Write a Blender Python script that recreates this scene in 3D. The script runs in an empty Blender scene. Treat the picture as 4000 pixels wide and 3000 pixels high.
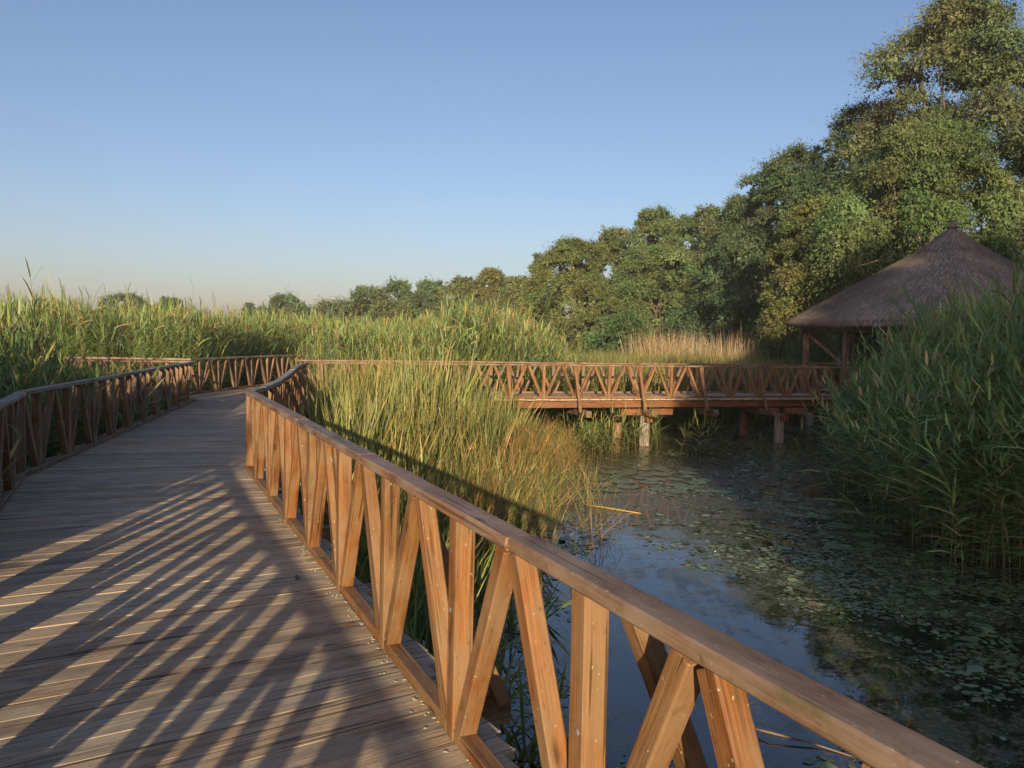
import bpy, math, random
import numpy as np
from mathutils import Vector, Matrix, Quaternion, noise as mnoise

SC = bpy.context.scene
COL = SC.collection
R = math.radians
rng = np.random.default_rng(7)
random.seed(7)
WATER = -1.41

# ------------------------------------------------------------------ basics
def tag(o, label=None, cat=None, group=None, kind=None):
    if label: o['label'] = label
    if cat: o['category'] = cat
    if group: o['group'] = group
    if kind: o['kind'] = kind
    return o

def thing(name, loc, label, cat, group=None):
    o = bpy.data.objects.new(name, None)
    o.empty_display_size = 0.2
    o.location = loc
    COL.objects.link(o)
    return tag(o, label, cat, group)

def put(name, me, mat=None, parent=None, M=None):
    """link a mesh object; M is its world matrix, parent an unrotated empty or another unscaled object"""
    o = bpy.data.objects.new(name, me)
    if mat is not None and not me.materials: me.materials.append(mat)
    COL.objects.link(o)
    M = M if M is not None else Matrix.Identity(4)
    if parent is not None:
        o.parent = parent
        W = parent.get('_w')
        base = Matrix(WORLD[parent.name]) if parent.name in WORLD else Matrix.Translation(parent.location)
        o.matrix_local = base.inverted() @ M
    else:
        o.matrix_local = M
    WORLD[o.name] = M.copy()
    return o
WORLD = {}

def np_mesh(name, V, F, col=None, smooth=False):
    """V (n,3), F (m,k) faces all of one size; col (n,3) vertex tint"""
    V = np.asarray(V, np.float32); F = np.asarray(F, np.int32)
    me = bpy.data.meshes.new(name)
    m, k = F.shape
    me.vertices.add(len(V)); me.vertices.foreach_set('co', V.ravel())
    me.loops.add(m*k); me.loops.foreach_set('vertex_index', F.ravel())
    me.polygons.add(m); me.polygons.foreach_set('loop_start', np.arange(0, m*k, k, dtype=np.int32))
    if smooth: me.polygons.foreach_set('use_smooth', np.ones(m, bool))
    if col is not None:
        a = me.color_attributes.new('tint', 'FLOAT_COLOR', 'POINT')
        c = np.ones((len(V), 4), np.float32); c[:, :3] = col
        a.data.foreach_set('color', c.ravel())
    me.update(calc_edges=True)
    return me

def mesh(name, V, F, smooth=False):
    me = bpy.data.meshes.new(name); me.from_pydata([tuple(v) for v in V], [], F); me.update()
    if smooth:
        for p in me.polygons: p.use_smooth = True
    return me

# ------------------------------------------------------------------ node helpers
def mat(name):
    m = bpy.data.materials.new(name); m.use_nodes = True
    nt = m.node_tree; nt.nodes.clear()
    out = nt.nodes.new('ShaderNodeOutputMaterial')
    return m, nt, out
def N(nt, t, **kw):
    n = nt.nodes.new(t)
    for k, v in kw.items():
        if k == 'inp':
            for a, b in v.items(): n.inputs[a].default_value = b
        else: setattr(n, k, v)
    return n
def L(nt, a, b): nt.links.new(a, b)
def ramp(nt, stops, interp='LINEAR'):
    r = nt.nodes.new('ShaderNodeValToRGB'); cr = r.color_ramp; cr.interpolation = interp
    while len(cr.elements) < len(stops): cr.elements.new(0.5)
    for e, (p, c) in zip(cr.elements, stops):
        e.position = p; e.color = (*c, 1) if len(c) == 3 else c
    return r
def noise(nt, vec, scale, detail=4, rough=0.55, dist=0.0):
    n = N(nt, 'ShaderNodeTexNoise', inp={'Scale': scale, 'Detail': detail, 'Roughness': rough, 'Distortion': dist})
    L(nt, vec, n.inputs['Vector']); return n
def mixc(nt, fac, a, b, mode='MIX'):
    n = N(nt, 'ShaderNodeMix', data_type='RGBA', blend_type=mode)
    for s, v in ((0, fac), (6, a), (7, b)):
        if hasattr(v, 'default_value') and hasattr(v, 'links') or isinstance(v, bpy.types.NodeSocket): L(nt, v, n.inputs[s])
        else: n.inputs[s].default_value = (*v, 1) if isinstance(v, tuple) and len(v) == 3 else v
    return n.outputs[2]
def mathn(nt, op, a, b=None, clamp=False):
    n = N(nt, 'ShaderNodeMath', operation=op, use_clamp=clamp)
    for i, v in enumerate((a, b)):
        if v is None: continue
        if isinstance(v, bpy.types.NodeSocket): L(nt, v, n.inputs[i])
        else: n.inputs[i].default_value = v
    return n.outputs[0]

def wood(name, dark, mid, light, weather, wamt=0.35, rough=(0.45, 0.75), bump=0.25, crack=0.5, moss=0.0):
    m, nt, out = mat(name)
    tc = N(nt, 'ShaderNodeTexCoord'); oi = N(nt, 'ShaderNodeObjectInfo')
    off = N(nt, 'ShaderNodeVectorMath', operation='MULTIPLY_ADD')
    comb = N(nt, 'ShaderNodeCombineXYZ')
    for i in range(3): L(nt, oi.outputs['Random'], comb.inputs[i])
    off.inputs[1].default_value = (37.0, 53.0, 91.0)
    L(nt, comb.outputs[0], off.inputs[0]); L(nt, tc.outputs['Object'], off.inputs[2])
    def mapped(s):
        mp = N(nt, 'ShaderNodeMapping'); mp.inputs['Scale'].default_value = s
        L(nt, off.outputs[0], mp.inputs['Vector']); return mp.outputs[0]
    g = noise(nt, mapped((22, 22, 1.1)), 1.0, 7, 0.62, 0.6)
    fib = noise(nt, mapped((160, 160, 5)), 1.0, 3, 0.6)
    patch = noise(nt, mapped((7, 7, 3.2)), 1.0, 5, 0.6)
    blot = noise(nt, mapped((26, 26, 18)), 1.0, 4, 0.6)
    crk = noise(nt, mapped((42, 42, 0.9)), 1.0, 2, 0.4, 0.4)
    base = ramp(nt, [(0.28, dark), (0.5, mid), (0.72, light)]); L(nt, g.outputs[0], base.inputs[0])
    fr = ramp(nt, [(0.3, (0.62,)*3), (0.7, (1.28,)*3)]); L(nt, fib.outputs[0], fr.inputs[0])
    c = mixc(nt, 1.0, base.outputs[0], fr.outputs[0], 'MULTIPLY')
    # each timber a little lighter, darker or redder than the next
    rr = ramp(nt, [(0.0, (0.62, 0.60, 0.60)), (0.3, (1.06, 0.92, 0.80)), (0.6, (0.86, 0.95, 1.02)), (0.8, (1.2, 1.05, 0.92)), (1.0, (1.32, 1.28, 1.22))])
    L(nt, oi.outputs['Random'], rr.inputs[0])
    c = mixc(nt, 1.0, c, rr.outputs[0], 'MULTIPLY')
    wr = ramp(nt, [(0.5 - 0.2*wamt, (0, 0, 0)), (0.74 - 0.2*wamt, (1, 1, 1))]); L(nt, patch.outputs[0], wr.inputs[0])
    wf = mathn(nt, 'MULTIPLY', wr.outputs[0], min(1.0, wamt*1.6))
    c = mixc(nt, wf, c, weather)
    br = ramp(nt, [(0.62, (1, 1, 1)), (0.72, (0.5, 0.46, 0.42))]); L(nt, blot.outputs[0], br.inputs[0])
    c = mixc(nt, 0.8, c, br.outputs[0], 'MULTIPLY')
    kv = N(nt, 'ShaderNodeTexVoronoi', inp={'Scale': 1.0, 'Randomness': 1.0}); L(nt, mapped((9, 9, 2.4)), kv.inputs['Vector'])
    kr = ramp(nt, [(0.05, (0.25, 0.2, 0.17)), (0.10, (0.7, 0.62, 0.55)), (0.16, (1, 1, 1))]); L(nt, kv.outputs['Distance'], kr.inputs[0])
    c = mixc(nt, 0.85, c, kr.outputs[0], 'MULTIPLY')
    cr = ramp(nt, [(0.335, (0.16, 0.14, 0.12)), (0.375, (1, 1, 1))]); L(nt, crk.outputs[0], cr.inputs[0])
    c = mixc(nt, crack, c, cr.outputs[0], 'MULTIPLY')
    if moss > 0:
        mn = noise(nt, mapped((11, 11, 7)), 1.0, 5, 0.65)
        mr = ramp(nt, [(0.56, (0, 0, 0)), (0.66, (1, 1, 1))]); L(nt, mn.outputs[0], mr.inputs[0])
        c = mixc(nt, mathn(nt, 'MULTIPLY', mr.outputs[0], moss), c, (0.10, 0.11, 0.035))
        ln = noise(nt, mapped((60, 60, 45)), 1.0, 2, 0.5)
        lr = ramp(nt, [(0.70, (0, 0, 0)), (0.74, (1, 1, 1))]); L(nt, ln.outputs[0], lr.inputs[0])
        c = mixc(nt, mathn(nt, 'MULTIPLY', lr.outputs[0], 0.75), c, (0.36, 0.34, 0.24))
    p = N(nt, 'ShaderNodeBsdfPrincipled'); L(nt, c, p.inputs['Base Color'])
    rg = N(nt, 'ShaderNodeMapRange', inp={'To Min': rough[0], 'To Max': rough[1]}); L(nt, patch.outputs[0], rg.inputs[0])
    L(nt, rg.outputs[0], p.inputs['Roughness']); p.inputs['Specular IOR Level'].default_value = 0.35
    hs = mathn(nt, 'ADD', mathn(nt, 'MULTIPLY', fib.outputs[0], 0.5), g.outputs[0])
    hs = mathn(nt, 'ADD', hs, mathn(nt, 'MULTIPLY', cr.outputs[0], crack))
    b = N(nt, 'ShaderNodeBump', inp={'Strength': bump, 'Distance': 0.01}); L(nt, hs, b.inputs['Height'])
    L(nt, b.outputs[0], p.inputs['Normal']); L(nt, p.outputs[0], out.inputs[0])
    return m

def leafmat(name, trans=0.35, gloss=0.25, rough=0.45, vary=0.25, scale=0.6):
    m, nt, out = mat(name)
    at = N(nt, 'ShaderNodeVertexColor', layer_name='tint')
    tc = N(nt, 'ShaderNodeTexCoord')
    n = noise(nt, tc.outputs['Object'], scale, 3, 0.6)
    v = ramp(nt, [(0.3, (1-vary,)*3), (0.7, (1+vary,)*3)]); L(nt, n.outputs[0], v.inputs[0])
    c = mixc(nt, 1.0, at.outputs[0], v.outputs[0], 'MULTIPLY')
    p = N(nt, 'ShaderNodeBsdfPrincipled', inp={'Roughness': rough, 'Specular IOR Level': gloss}); L(nt, c, p.inputs['Base Color'])
    t = N(nt, 'ShaderNodeBsdfTranslucent'); L(nt, mixc(nt, 1.0, c, (1.1, 1.15, 0.6), 'MULTIPLY'), t.inputs[0])
    mx = N(nt, 'ShaderNodeMixShader', inp={0: trans}); L(nt, p.outputs[0], mx.inputs[1]); L(nt, t.outputs[0], mx.inputs[2])
    L(nt, mx.outputs[0], out.inputs[0])
    return m

def plain(name, c, rough=0.7, var=0.3, scale=6.0, metal=0.0, bump=0.0, stretch=None):
    m, nt, out = mat(name)
    tc = N(nt, 'ShaderNodeTexCoord'); vec = tc.outputs['Object']
    if stretch:
        mp = N(nt, 'ShaderNodeMapping'); mp.inputs['Scale'].default_value = stretch; L(nt, vec, mp.inputs['Vector']); vec = mp.outputs[0]
    n = noise(nt, vec, scale, 6, 0.6)
    r = ramp(nt, [(0.25, tuple(x*(1-var) for x in c)), (0.75, tuple(x*(1+var) for x in c))]); L(nt, n.outputs[0], r.inputs[0])
    p = N(nt, 'ShaderNodeBsdfPrincipled', inp={'Roughness': rough, 'Metallic': metal}); L(nt, r.outputs[0], p.inputs['Base Color'])
    if bump:
        b = N(nt, 'ShaderNodeBump', inp={'Strength': bump, 'Distance': 0.02}); L(nt, n.outputs[0], b.inputs['Height']); L(nt, b.outputs[0], p.inputs['Normal'])
    L(nt, p.outputs[0], out.inputs[0]); return m

M_RAIL = wood('varnished_wood', (0.08, 0.035, 0.013), (0.168, 0.078, 0.025), (0.235, 0.118, 0.041), (0.22, 0.14, 0.072), 0.55, (0.5, 0.75), 0.4, 0.75, moss=0.22)
M_CAP = wood('weathered_handrail', (0.085, 0.042, 0.02), (0.165, 0.085, 0.042), (0.25, 0.145, 0.08), (0.25, 0.19, 0.145), 0.55, (0.42, 0.7), 0.3, 0.6, moss=0.55)
M_CAPG = wood('grey_handrail', (0.13, 0.105, 0.085), (0.23, 0.20, 0.17), (0.33, 0.295, 0.255), (0.33, 0.31, 0.28), 0.5, (0.55, 0.8), 0.35, 0.7, moss=0.3)
M_DECK = wood('weathered_deck', (0.18, 0.143, 0.10), (0.37, 0.305, 0.215), (0.50, 0.42, 0.305), (0.46, 0.39, 0.285), 0.45, (0.6, 0.85), 0.5, 0.75)
M_RAILB = wood('brown_wood', (0.08, 0.043, 0.023), (0.165, 0.09, 0.048), (0.25, 0.15, 0.088), (0.24, 0.18, 0.125), 0.5, (0.5, 0.75), 0.3, 0.5)
M_BEAM = wood('orange_beam_wood', (0.08, 0.032, 0.012), (0.19, 0.078, 0.026), (0.28, 0.125, 0.045), (0.17, 0.105, 0.065), 0.35, (0.5, 0.8), 0.3, 0.6)
M_PILE = wood('split_pile_wood', (0.16, 0.125, 0.09), (0.31, 0.26, 0.20), (0.42, 0.37, 0.30), (0.40, 0.36, 0.30), 0.4, (0.7, 0.9), 0.8, 0.95)
M_BOLT = plain('galvanised_steel', (0.42, 0.38, 0.33), 0.45, 0.3, 40, 0.7)
M_REED = leafmat('reed_leaf', 0.32, 0.3, 0.42, 0.22, 0.5)
M_TREE = leafmat('tree_leaf', 0.25, 0.15, 0.6, 0.25, 0.35)
M_BARK = plain('bark', (0.12, 0.095, 0.07), 0.9, 0.5, 4, 0, 0.8, (3, 3, 0.6))
M_LICHEN = plain('lichen_crust', (0.36, 0.35, 0.27), 0.95, 0.35, 60)
M_THATCH_IN = plain('thatch_base', (0.17, 0.14, 0.11), 0.95, 0.4, 9)

# ------------------------------------------------------------------ timber bars
_bars = {}
def bar_mesh(Lh, w, d, ch=0.006, seg=1, wob=0.0, seed=0):
    key = (round(Lh, 3), round(w, 3), round(d, 3), ch, seg, wob, seed)
    if key in _bars: return _bars[key]
    a, b = w/2, d/2
    ring = [(a-ch, -b), (a, -b+ch), (a, b-ch), (a-ch, b), (-a+ch, b), (-a, b-ch), (-a, -b+ch), (-a+ch, -b)]
    rs = random.Random(seed)
    V, F = [], []
    zs = [0.0] + [Lh*i/seg for i in range(seg+1)] + [Lh]
    for i, z in enumerate(zs):
        s = 1 - 0.004/min(w, d)*1.0 if i in (0, len(zs)-1) else 1
        dx, dy = (rs.uniform(-wob, wob), rs.uniform(-wob, wob)) if 1 < i < len(zs)-2 else (0, 0)
        zz = z + (0.004 if i == 1 else -0.004 if i == len(zs)-2 else 0)
        V += [(x*s+dx, y*s+dy, zz) for x, y in ring]
    n = 8
    for i in range(len(zs)-1):
        for k in range(n):
            F.append((i*n+k, i*n+(k+1) % n, (i+1)*n+(k+1) % n, (i+1)*n+k))
    F.append(tuple(range(n-1, -1, -1))); F.append(tuple((len(zs)-1)*n+k for k in range(n)))
    me = mesh('bar', V, F); _bars[key] = me
    return me
def bar(name, p0, p1, w, d, m, parent, ydir=(0, 0, 1), wob=0.0, seg=1, seed=0, ch=0.006):
    p0, p1 = Vector(p0), Vector(p1)
    z = (p1-p0); Ln = z.length; z.normalize()
    y = Vector(ydir); y = (y - z*y.dot(z)).normalized(); x = y.cross(z)
    Mx = Matrix((x, y, z)).transposed().to_4x4(); Mx.translation = p0
    me = bar_mesh(Ln, w, d, ch, seg, wob, seed)
    if me.materials and me.materials[0] != m: me = me.copy(); me.materials.clear()
    return put(name, me, m, parent, Mx)

def disc_bolt(parent_obj, pos, nrm):
    V, F = [], []; r = 0.012
    for i in range(10):
        a = i*math.tau/10; V.append((r*math.cos(a), r*math.sin(a), 0)); 
    for i in range(10):
        a = i*math.tau/10; V.append((0.55*r*math.cos(a), 0.55*r*math.sin(a), 0.004))
    F = [(i, (i+1) % 10, 10+(i+1) % 10, 10+i) for i in range(10)] + [tuple(range(10, 20))]
    key = 'boltmesh'
    me = _bars.get(key) or mesh('bolt', V, F); _bars[key] = me
    q = Vector(nrm).to_track_quat('Z', 'Y'); Mx = q.to_matrix().to_4x4(); Mx.translation = Vector(pos)
    return put('bolt', me, M_BOLT, parent_obj, Mx)

# ------------------------------------------------------------------ railings
HR = 0.97       # handrail top above deck
def polyline_at(pts, s):
    acc = 0
    for a, b in zip(pts[:-1], pts[1:]):
        l = (b-a).length
        if s <= acc+l or b is pts[-1]:
            t = (s-acc)/l; return a.lerp(b, t), (b-a).normalized()
        acc += l

def railing(root, pts, out_side, first, step, wood_m, cap_m, bolts=False, outrig=None, capw=0.11, capseg=2, post=0.085, diag=0.075, joints=None, skew=0.0):
    """pts: inner face line on the deck (world 2-D); out_side +1 = right of travel direction is outside"""
    P = [Vector((x, y, 0)) for x, y in pts]
    total = sum((b-a).length for a, b in zip(P[:-1], P[1:]))
    rj = random.Random(int(abs(P[0].x*100))+3)
    # fans
    s = first; k = 0; fans = []
    while s < total: fans.append(s); s += step
    for k, s in enumerate(fans):
        p, t = polyline_at(P, s); n = Vector((t.y, -t.x, 0))*out_side
        ctr = p + n*(post/2)
        zt = HR-0.05
        v = bar('post', ctr + Vector((0, 0, 0.004)), ctr + Vector((rj.uniform(-.006, .006), rj.uniform(-.006, .006), zt)), post, post, wood_m, root, n)
        if bolts and k < 9:
            disc_bolt(v, ctr - n*(post/2+0.0005) + Vector((0, 0, 0.55+rj.uniform(-.05, .05))) + t*rj.uniform(-.015, .015), -n)
            if k % 2: disc_bolt(v, ctr - n*(post/2+0.0005) + Vector((0, 0, 0.22+rj.uniform(-.05, .05))) + t*rj.uniform(-.015, .015), -n)
        for sg in (-1, 1):
            s2 = s + sg*(step/2-0.045)
            if s2 < 0 or s2 > total: continue
            q, t2 = polyline_at(P, s2)
            n2 = Vector((t2.y, -t2.x, 0))*out_side
            off = diag/2 + 0.004
            b0 = p + n*off + t*(sg*(post*0.5+diag*0.45)) + Vector((0, 0, 0.062))
            b1 = q + n2*off + Vector((0, 0, zt-0.003))
            bar('brace', b0, b1, diag, diag, wood_m, root, n)
        if outrig is not None and k % 2 == outrig:
            a = ctr + n*(post/2+0.04) + t*(-0.09) + Vector((0, 0, zt-0.02)); b = ctr + n*0.62 - t*0.11 + Vector((0, 0, -0.36))
            bar('outrigger', b, a, 0.08, 0.07, wood_m, root, n)
    # kerb rail, cut between the fans
    marks = [0.0] + fans + [total]
    for a, b in zip(marks[:-1], marks[1:]):
        lo, hi = a + (post*0.5+0.001 if a in fans else 0), b - (post*0.5+0.001 if b in fans else 0)
        if hi-lo < 0.08: continue
        pa, ta = polyline_at(P, lo); pb, tb = polyline_at(P, hi)
        na = Vector((ta.y, -ta.x, 0))*out_side
        bar('kerb_rail', pa+na*0.041+Vector((0, 0, 0.0325)), pb+na*0.041+Vector((0, 0, 0.0325)), 0.078, 0.055, wood_m if cap_m is not M_CAPG else M_RAILB, root, (0, 0, 1))
    # handrail in lengths
    js = joints or ([0.0] + list(np.arange(2.1, total-0.5, 2.08)) + [total])
    brk = [0.0]; acc = 0
    for a, b in zip(P[:-1], P[1:]): acc += (b-a).length; brk.append(acc)
    js = sorted(set([round(float(x), 3) for x in js] + [round(x, 3) for x in brk]))
    for i, (a, b) in enumerate(zip(js[:-1], js[1:])):
        pa, ta = polyline_at(P, a+1e-4); pb, tb = polyline_at(P, b-1e-4)
        na = Vector((ta.y, -ta.x, 0))*out_side
        dz = rj.uniform(-.004, .004); do = rj.uniform(-.004, .006)
        e = ta*0.0015
        o = bar('handrail', pa+na*(capw/2-0.01+do)+Vector((0, 0, HR-0.025+dz))+e, pb+na*(capw/2-0.01+do)+Vector((0, 0, HR-0.025+dz+rj.uniform(-.003, .003)))-e, capw, 0.05, cap_m, root, (0, 0, 1), 0.0022, capseg, i, 0.007)
    return fans

U = Vector((-0.4195, 0.9077, 0))          # walking direction of the near boardwalk
def Rp(y): return (0.64 - (y-1.37)*0.4622, y)
RA0 = Rp(-4.6); RA1 = (-3.21, 9.62)
RB = [(-3.21, 9.62), (-3.27, 10.3), (-3.5, 11.65), (-4.18, 14.8), (-4.95, 18.3), (-5.2, 20.1)]
Lp = lambda y: (-2.245 - (y-1.99)*0.4622 + 0.025*max(0, 1.99-y), y)
LA0 = Lp(-6.0); LA1 = (-5.42, 8.87)
LB = [LA1, (-7.73, 19.5)]

r1 = thing('wooden_railing', (Rp(3)[0], 3, 0), 'sunlit orange-brown wooden railing running along the right edge of the near boardwalk', 'railing', 'wooden railings')
A0 = Vector((*RA0, 0)); lenA = (Vector((*RA1, 0))-A0).length
def sR(y): return (y-RA0[1])/0.9077
fR = railing(r1, [RA0, RA1], 1, sR(2.28-0.9077*1.037*7), 1.037, M_RAIL, M_CAP, True, 1, 0.105, 6,
             joints=[0, sR(-2.5), sR(-0.1), sR(2.72), sR(4.6), sR(6.45), lenA])
r2 = thing('wooden_railing', (-3.5, 11, 0), 'grey-topped wooden railing curving away behind the cattails from the boardwalk corner', 'railing', 'wooden railings')
railing(r2, RB, 1, 0.42, 0.95, M_RAIL, M_CAPG, False, 1)
r3 = thing('wooden_railing', (-5, 8, 0), 'shaded dark brown wooden railing along the left edge of the boardwalk', 'railing', 'wooden railings')
sL = lambda y: (y-LA0[1])/0.9077
railing(r3, [LA0, LA1], -1, sL(8.05)-1.037*int(sL(8.05)/1.037), 1.037, M_RAILB, M_CAPG, False, None, 0.105, 3)
railing(r3, LB, -1, 0.48, 1.04, M_RAILB, M_CAPG, False, None, 0.105, 3)
# bends get a plain post
for (x, y), nn in ((RA1, (0.9, 0.42, 0)), (LA1, (-0.9, -0.42, 0))):
    n = Vector(nn); c = Vector((x, y, 0)) + n*0.045
    bar('post', c+Vector((0, 0, .004)), c+Vector((0, 0, HR-0.05)), 0.085, 0.085, M_RAIL if x > -4 else M_RAILB, r1 if x > -4 else r3, n)

r4 = thing('wooden_railing', (-8.4, 24, 0), 'weathered wooden railing at the back of the junction in front of the tall reeds', 'railing', 'wooden railings')
railing(r4, [(-8.62, 21.4), (-8.05, 25.3), (-7.0, 30.5)], -1, 0.5, 1.02, M_RAILB, M_CAPG, False, 1)
r5 = thing('wooden_railing', (-10, 21, 0), 'farther of two railings of the side walkway half hidden in the left reeds', 'railing', 'wooden railings')
railing(r5, [(-8.62, 21.4), (-14.5, 20.9)], 1, 0.6, 1.0, M_RAILB, M_CAP, False, None)
r6 = thing('wooden_railing', (-10, 19, 0), 'nearer of two railings of the side walkway half hidden in the left reeds', 'railing', 'wooden railings')
railing(r6, [(-7.8, 19.55), (-14.5, 18.75)], -1, 0.6, 1.0, M_RAILB, M_CAP, False, None)

# footbridge railings
BD = Vector((0.9578, 0.2874, 0)); BN = Vector((-0.2874, 0.9578, 0))
B0 = Vector((-5.2, 20.75, 0)); BL = 17.0
Bn = [B0, B0+BD*BL]; Bf = [B0+BN*1.95+BD*-0.35, B0+BN*1.95+BD*BL]
r7 = thing('wooden_railing', B0+BD*8, 'near railing of the footbridge with slanting outriggers above the water', 'railing', 'wooden railings')
s0 = 6.35 - 6*1.0
fB = railing(r7, [(v.x, v.y) for v in Bn], 1, 0.35, 1.0, M_RAIL, M_CAP, False, 1)
r8 = thing('wooden_railing', B0+BN*1.95+BD*8, 'far railing of the footbridge seen behind the near one', 'railing', 'wooden railings')
railing(r8, [(v.x, v.y) for v in Bf], -1, 0.7, 1.0, M_RAILB, M_CAP, False, 0)

# ------------------------------------------------------------------ decks
def deck_thing(name, loc, label):
    return thing(name, loc, label, 'boardwalk')
d1 = deck_thing('boardwalk', (-3.5, 6, 0), 'broad boardwalk of weathered grey planks crossed by railing shadows')
rj = random.Random(11)
planks = []
PITCH = 0.158
# section A: lines of left and right edge points, beyond the kerb by 0.26
def edge_pts(a, b, n): return [Vector((a[0]+(b[0]-a[0])*i/n, a[1]+(b[1]-a[1])*i/n, 0)) for i in range(n+1)]
nA = int(lenA/PITCH)
Ra = edge_pts(RA0, RA1, nA); La = edge_pts((-2.245+(1.99+6.6)*0.4622+0.25, -6.45), LA1, nA)
lenB = (Vector((*RB[-1], 0))-Vector((*RB[0], 0))).length
nB = int(10.0/PITCH)
RBv = [Vector((x, y, 0)) for x, y in RB]; lb = sum((b-a).length for a, b in zip(RBv[:-1], RBv[1:]))
Rb = [polyline_at(RBv, (lb-0.7)*i/nB)[0] for i in range(nB+1)]
Lb = edge_pts(LA1, (-7.70, 19.38), nB)
rows = [(Ra[i], La[i], Ra[i+1], La[i+1]) for i in range(nA)] + [(Rb[i], Lb[i], Rb[i+1], Lb[i+1]) for i in range(nB)]
def plank_mesh(c0, c1, w, rr):
    """a board from c0 to c1 with slightly wavy worn long edges; local Z along the board"""
    z = (c1-c0); Ln = z.length; z.normalize(); y = Vector((0, 0, 1)); x = y.cross(z)
    Mx = Matrix((x, y, z)).transposed().to_4x4(); Mx.translation = c0
    seg = 7; V, F = [], []
    cup = rr.uniform(-.001, .001)
    for i in range(seg+1):
        zz = Ln*i/seg; a = w/2 + rr.uniform(-.0018, .0012); b = w/2 + rr.uniform(-.0018, .0012); hy = rr.uniform(-.0006, .0006)
        V += [(-b, -.04, zz), (-b, -.002+cup+hy, zz), (-b+.002, cup+hy, zz), (a-.002, cup+hy, zz), (a, -.002+cup+hy, zz), (a, -.04, zz)]
    for i in range(seg):
        for k in range(6): F.append((i*6+k, (i+1)*6+k, (i+1)*6+(k+1) % 6, i*6+(k+1) % 6))
    F.append(tuple(range(6))); F.append(tuple(seg*6+k for k in range(5, -1, -1)))
    return mesh('plank', V, F), Mx
far_parts = []
cands = []
for i, (r0, l0, r1_, l1) in enumerate(rows):
    rc, lc = (r0+r1_)/2, (l0+l1)/2
    d = (rc-lc).normalized()
    w = min((r1_-r0).length, 0.17)
    w = (abs((r1_-r0).dot(Vector((-d.y, d.x, 0)))) + abs((l1-l0).dot(Vector((-d.y, d.x, 0)))))/2 - rj.choice((.005, .006, .007, .009, .012))
    c0 = lc - d*(0.27+rj.uniform(-.03, .03)); c1 = rc + d*(0.185+rj.uniform(-.03, .04))
    tw = rj.uniform(-.012, .012); nrm = Vector((-d.y, d.x, 0))
    me, Mx = plank_mesh(c0+nrm*tw*0.3+Vector((0, 0, rj.uniform(-.002, .001))), c1-nrm*tw*0.3+Vector((0, 0, rj.uniform(-.002, .001))), w, rj)
    cands.append((me, Mx, (c0.y+c1.y)/2))
vis = [c for c in cands if c[2] > 2.0]; vis.sort(key=lambda c: c[2])
near, rest = vis[:99], vis[99:] + [c for c in cands if c[2] <= 2.0]
for me, Mx, y in near: put('plank', me, M_DECK, d1, Mx)
V, F = [], []
for me, Mx, y in rest:
    b = len(V); V += [Mx @ v.co for v in me.vertices]; F += [tuple(b+k for k in p.vertices) for p in me.polygons]
o = put('plank', mesh('plank_rows', V, F), M_DECK, d1); o['kind'] = 'stuff'
# edge joists and cross beams under the boardwalk
def under(pts, side, root, m, off, z=-0.13):
    for a, b in zip(pts[:-1], pts[1:]):
        a, b = Vector((*a, 0)), Vector((*b, 0)); t = (b-a).normalized(); n = Vector((t.y, -t.x, 0))*side
        bar('edge_beam', a+n*off+Vector((0, 0, z)), b+n*off+Vector((0, 0, z)), 0.09, 0.17, m, root, (0, 0, 1))
under([RA0, RA1], 1, d1, M_RAILB, 0.12); under(RB, 1, d1, M_RAILB, 0.12)
under([LA0, LA1], -1, d1, M_RAILB, 0.12); under(LB, -1, d1, M_RAILB, 0.12)

def pile_mesh(seed, h):
    rs = random.Random(seed); V, F = [], []; n, rows_ = 18, 9
    ph = [rs.uniform(0, 6.28) for _ in range(5)]
    for i in range(rows_+1):
        z = -h + h*i/rows_
        for k in range(n):
            a = k*math.tau/n
            r = 0.155 + 0.012*math.sin(3*a+ph[0]) + 0.01*math.sin(7*a+ph[1]+z) + rs.uniform(-.006, .006) - (0.02*max(0, math.sin(a*5+ph[2])) if i < 4 else 0)
            V.append((r*math.cos(a), r*math.sin(a), z))
    for i in range(rows_):
        for k in range(n): F.append((i*n+k, i*n+(k+1) % n, (i+1)*n+(k+1) % n, (i+1)*n+k))
    F.append(tuple(rows_*n+k for k in range(n)))
    return mesh('pile', V, F, True)
def pile(root, x, y, top, seed, m=M_PILE):
    return put('pile', pile_mesh(seed, top+2.2), m, root, Matrix.Translation((x, y, top)))

for k, s in enumerate(fR):
    if k % 2 == 1:
        p = A0 + U*s; n = Vector((U.y, -U.x, 0))
        bar('cross_beam', p+n*0.72+Vector((0, 0, -0.42)), p-n*3.1+Vector((0, 0, -0.42)), 0.13, 0.2, M_RAILB, d1, (0, 0, 1))
        if k % 4 == 3:
            pile(d1, (p-n*0.1).x, (p-n*0.1).y, -0.53, k); pile(d1, (p-n*2.3).x, (p-n*2.3).y, -0.53, k+50)
for k in range(5):
    p = polyline_at(RBv, 0.42+0.95*(1+2*k))[0]
    bar('cross_beam', p+Vector((0.72, 0.2, -0.42)), p+Vector((-3.2, -0.7, -0.42)), 0.13, 0.2, M_RAILB, d1, (0, 0, 1))
    pile(d1, p.x-0.1, p.y, -0.53, 80+k)

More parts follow.
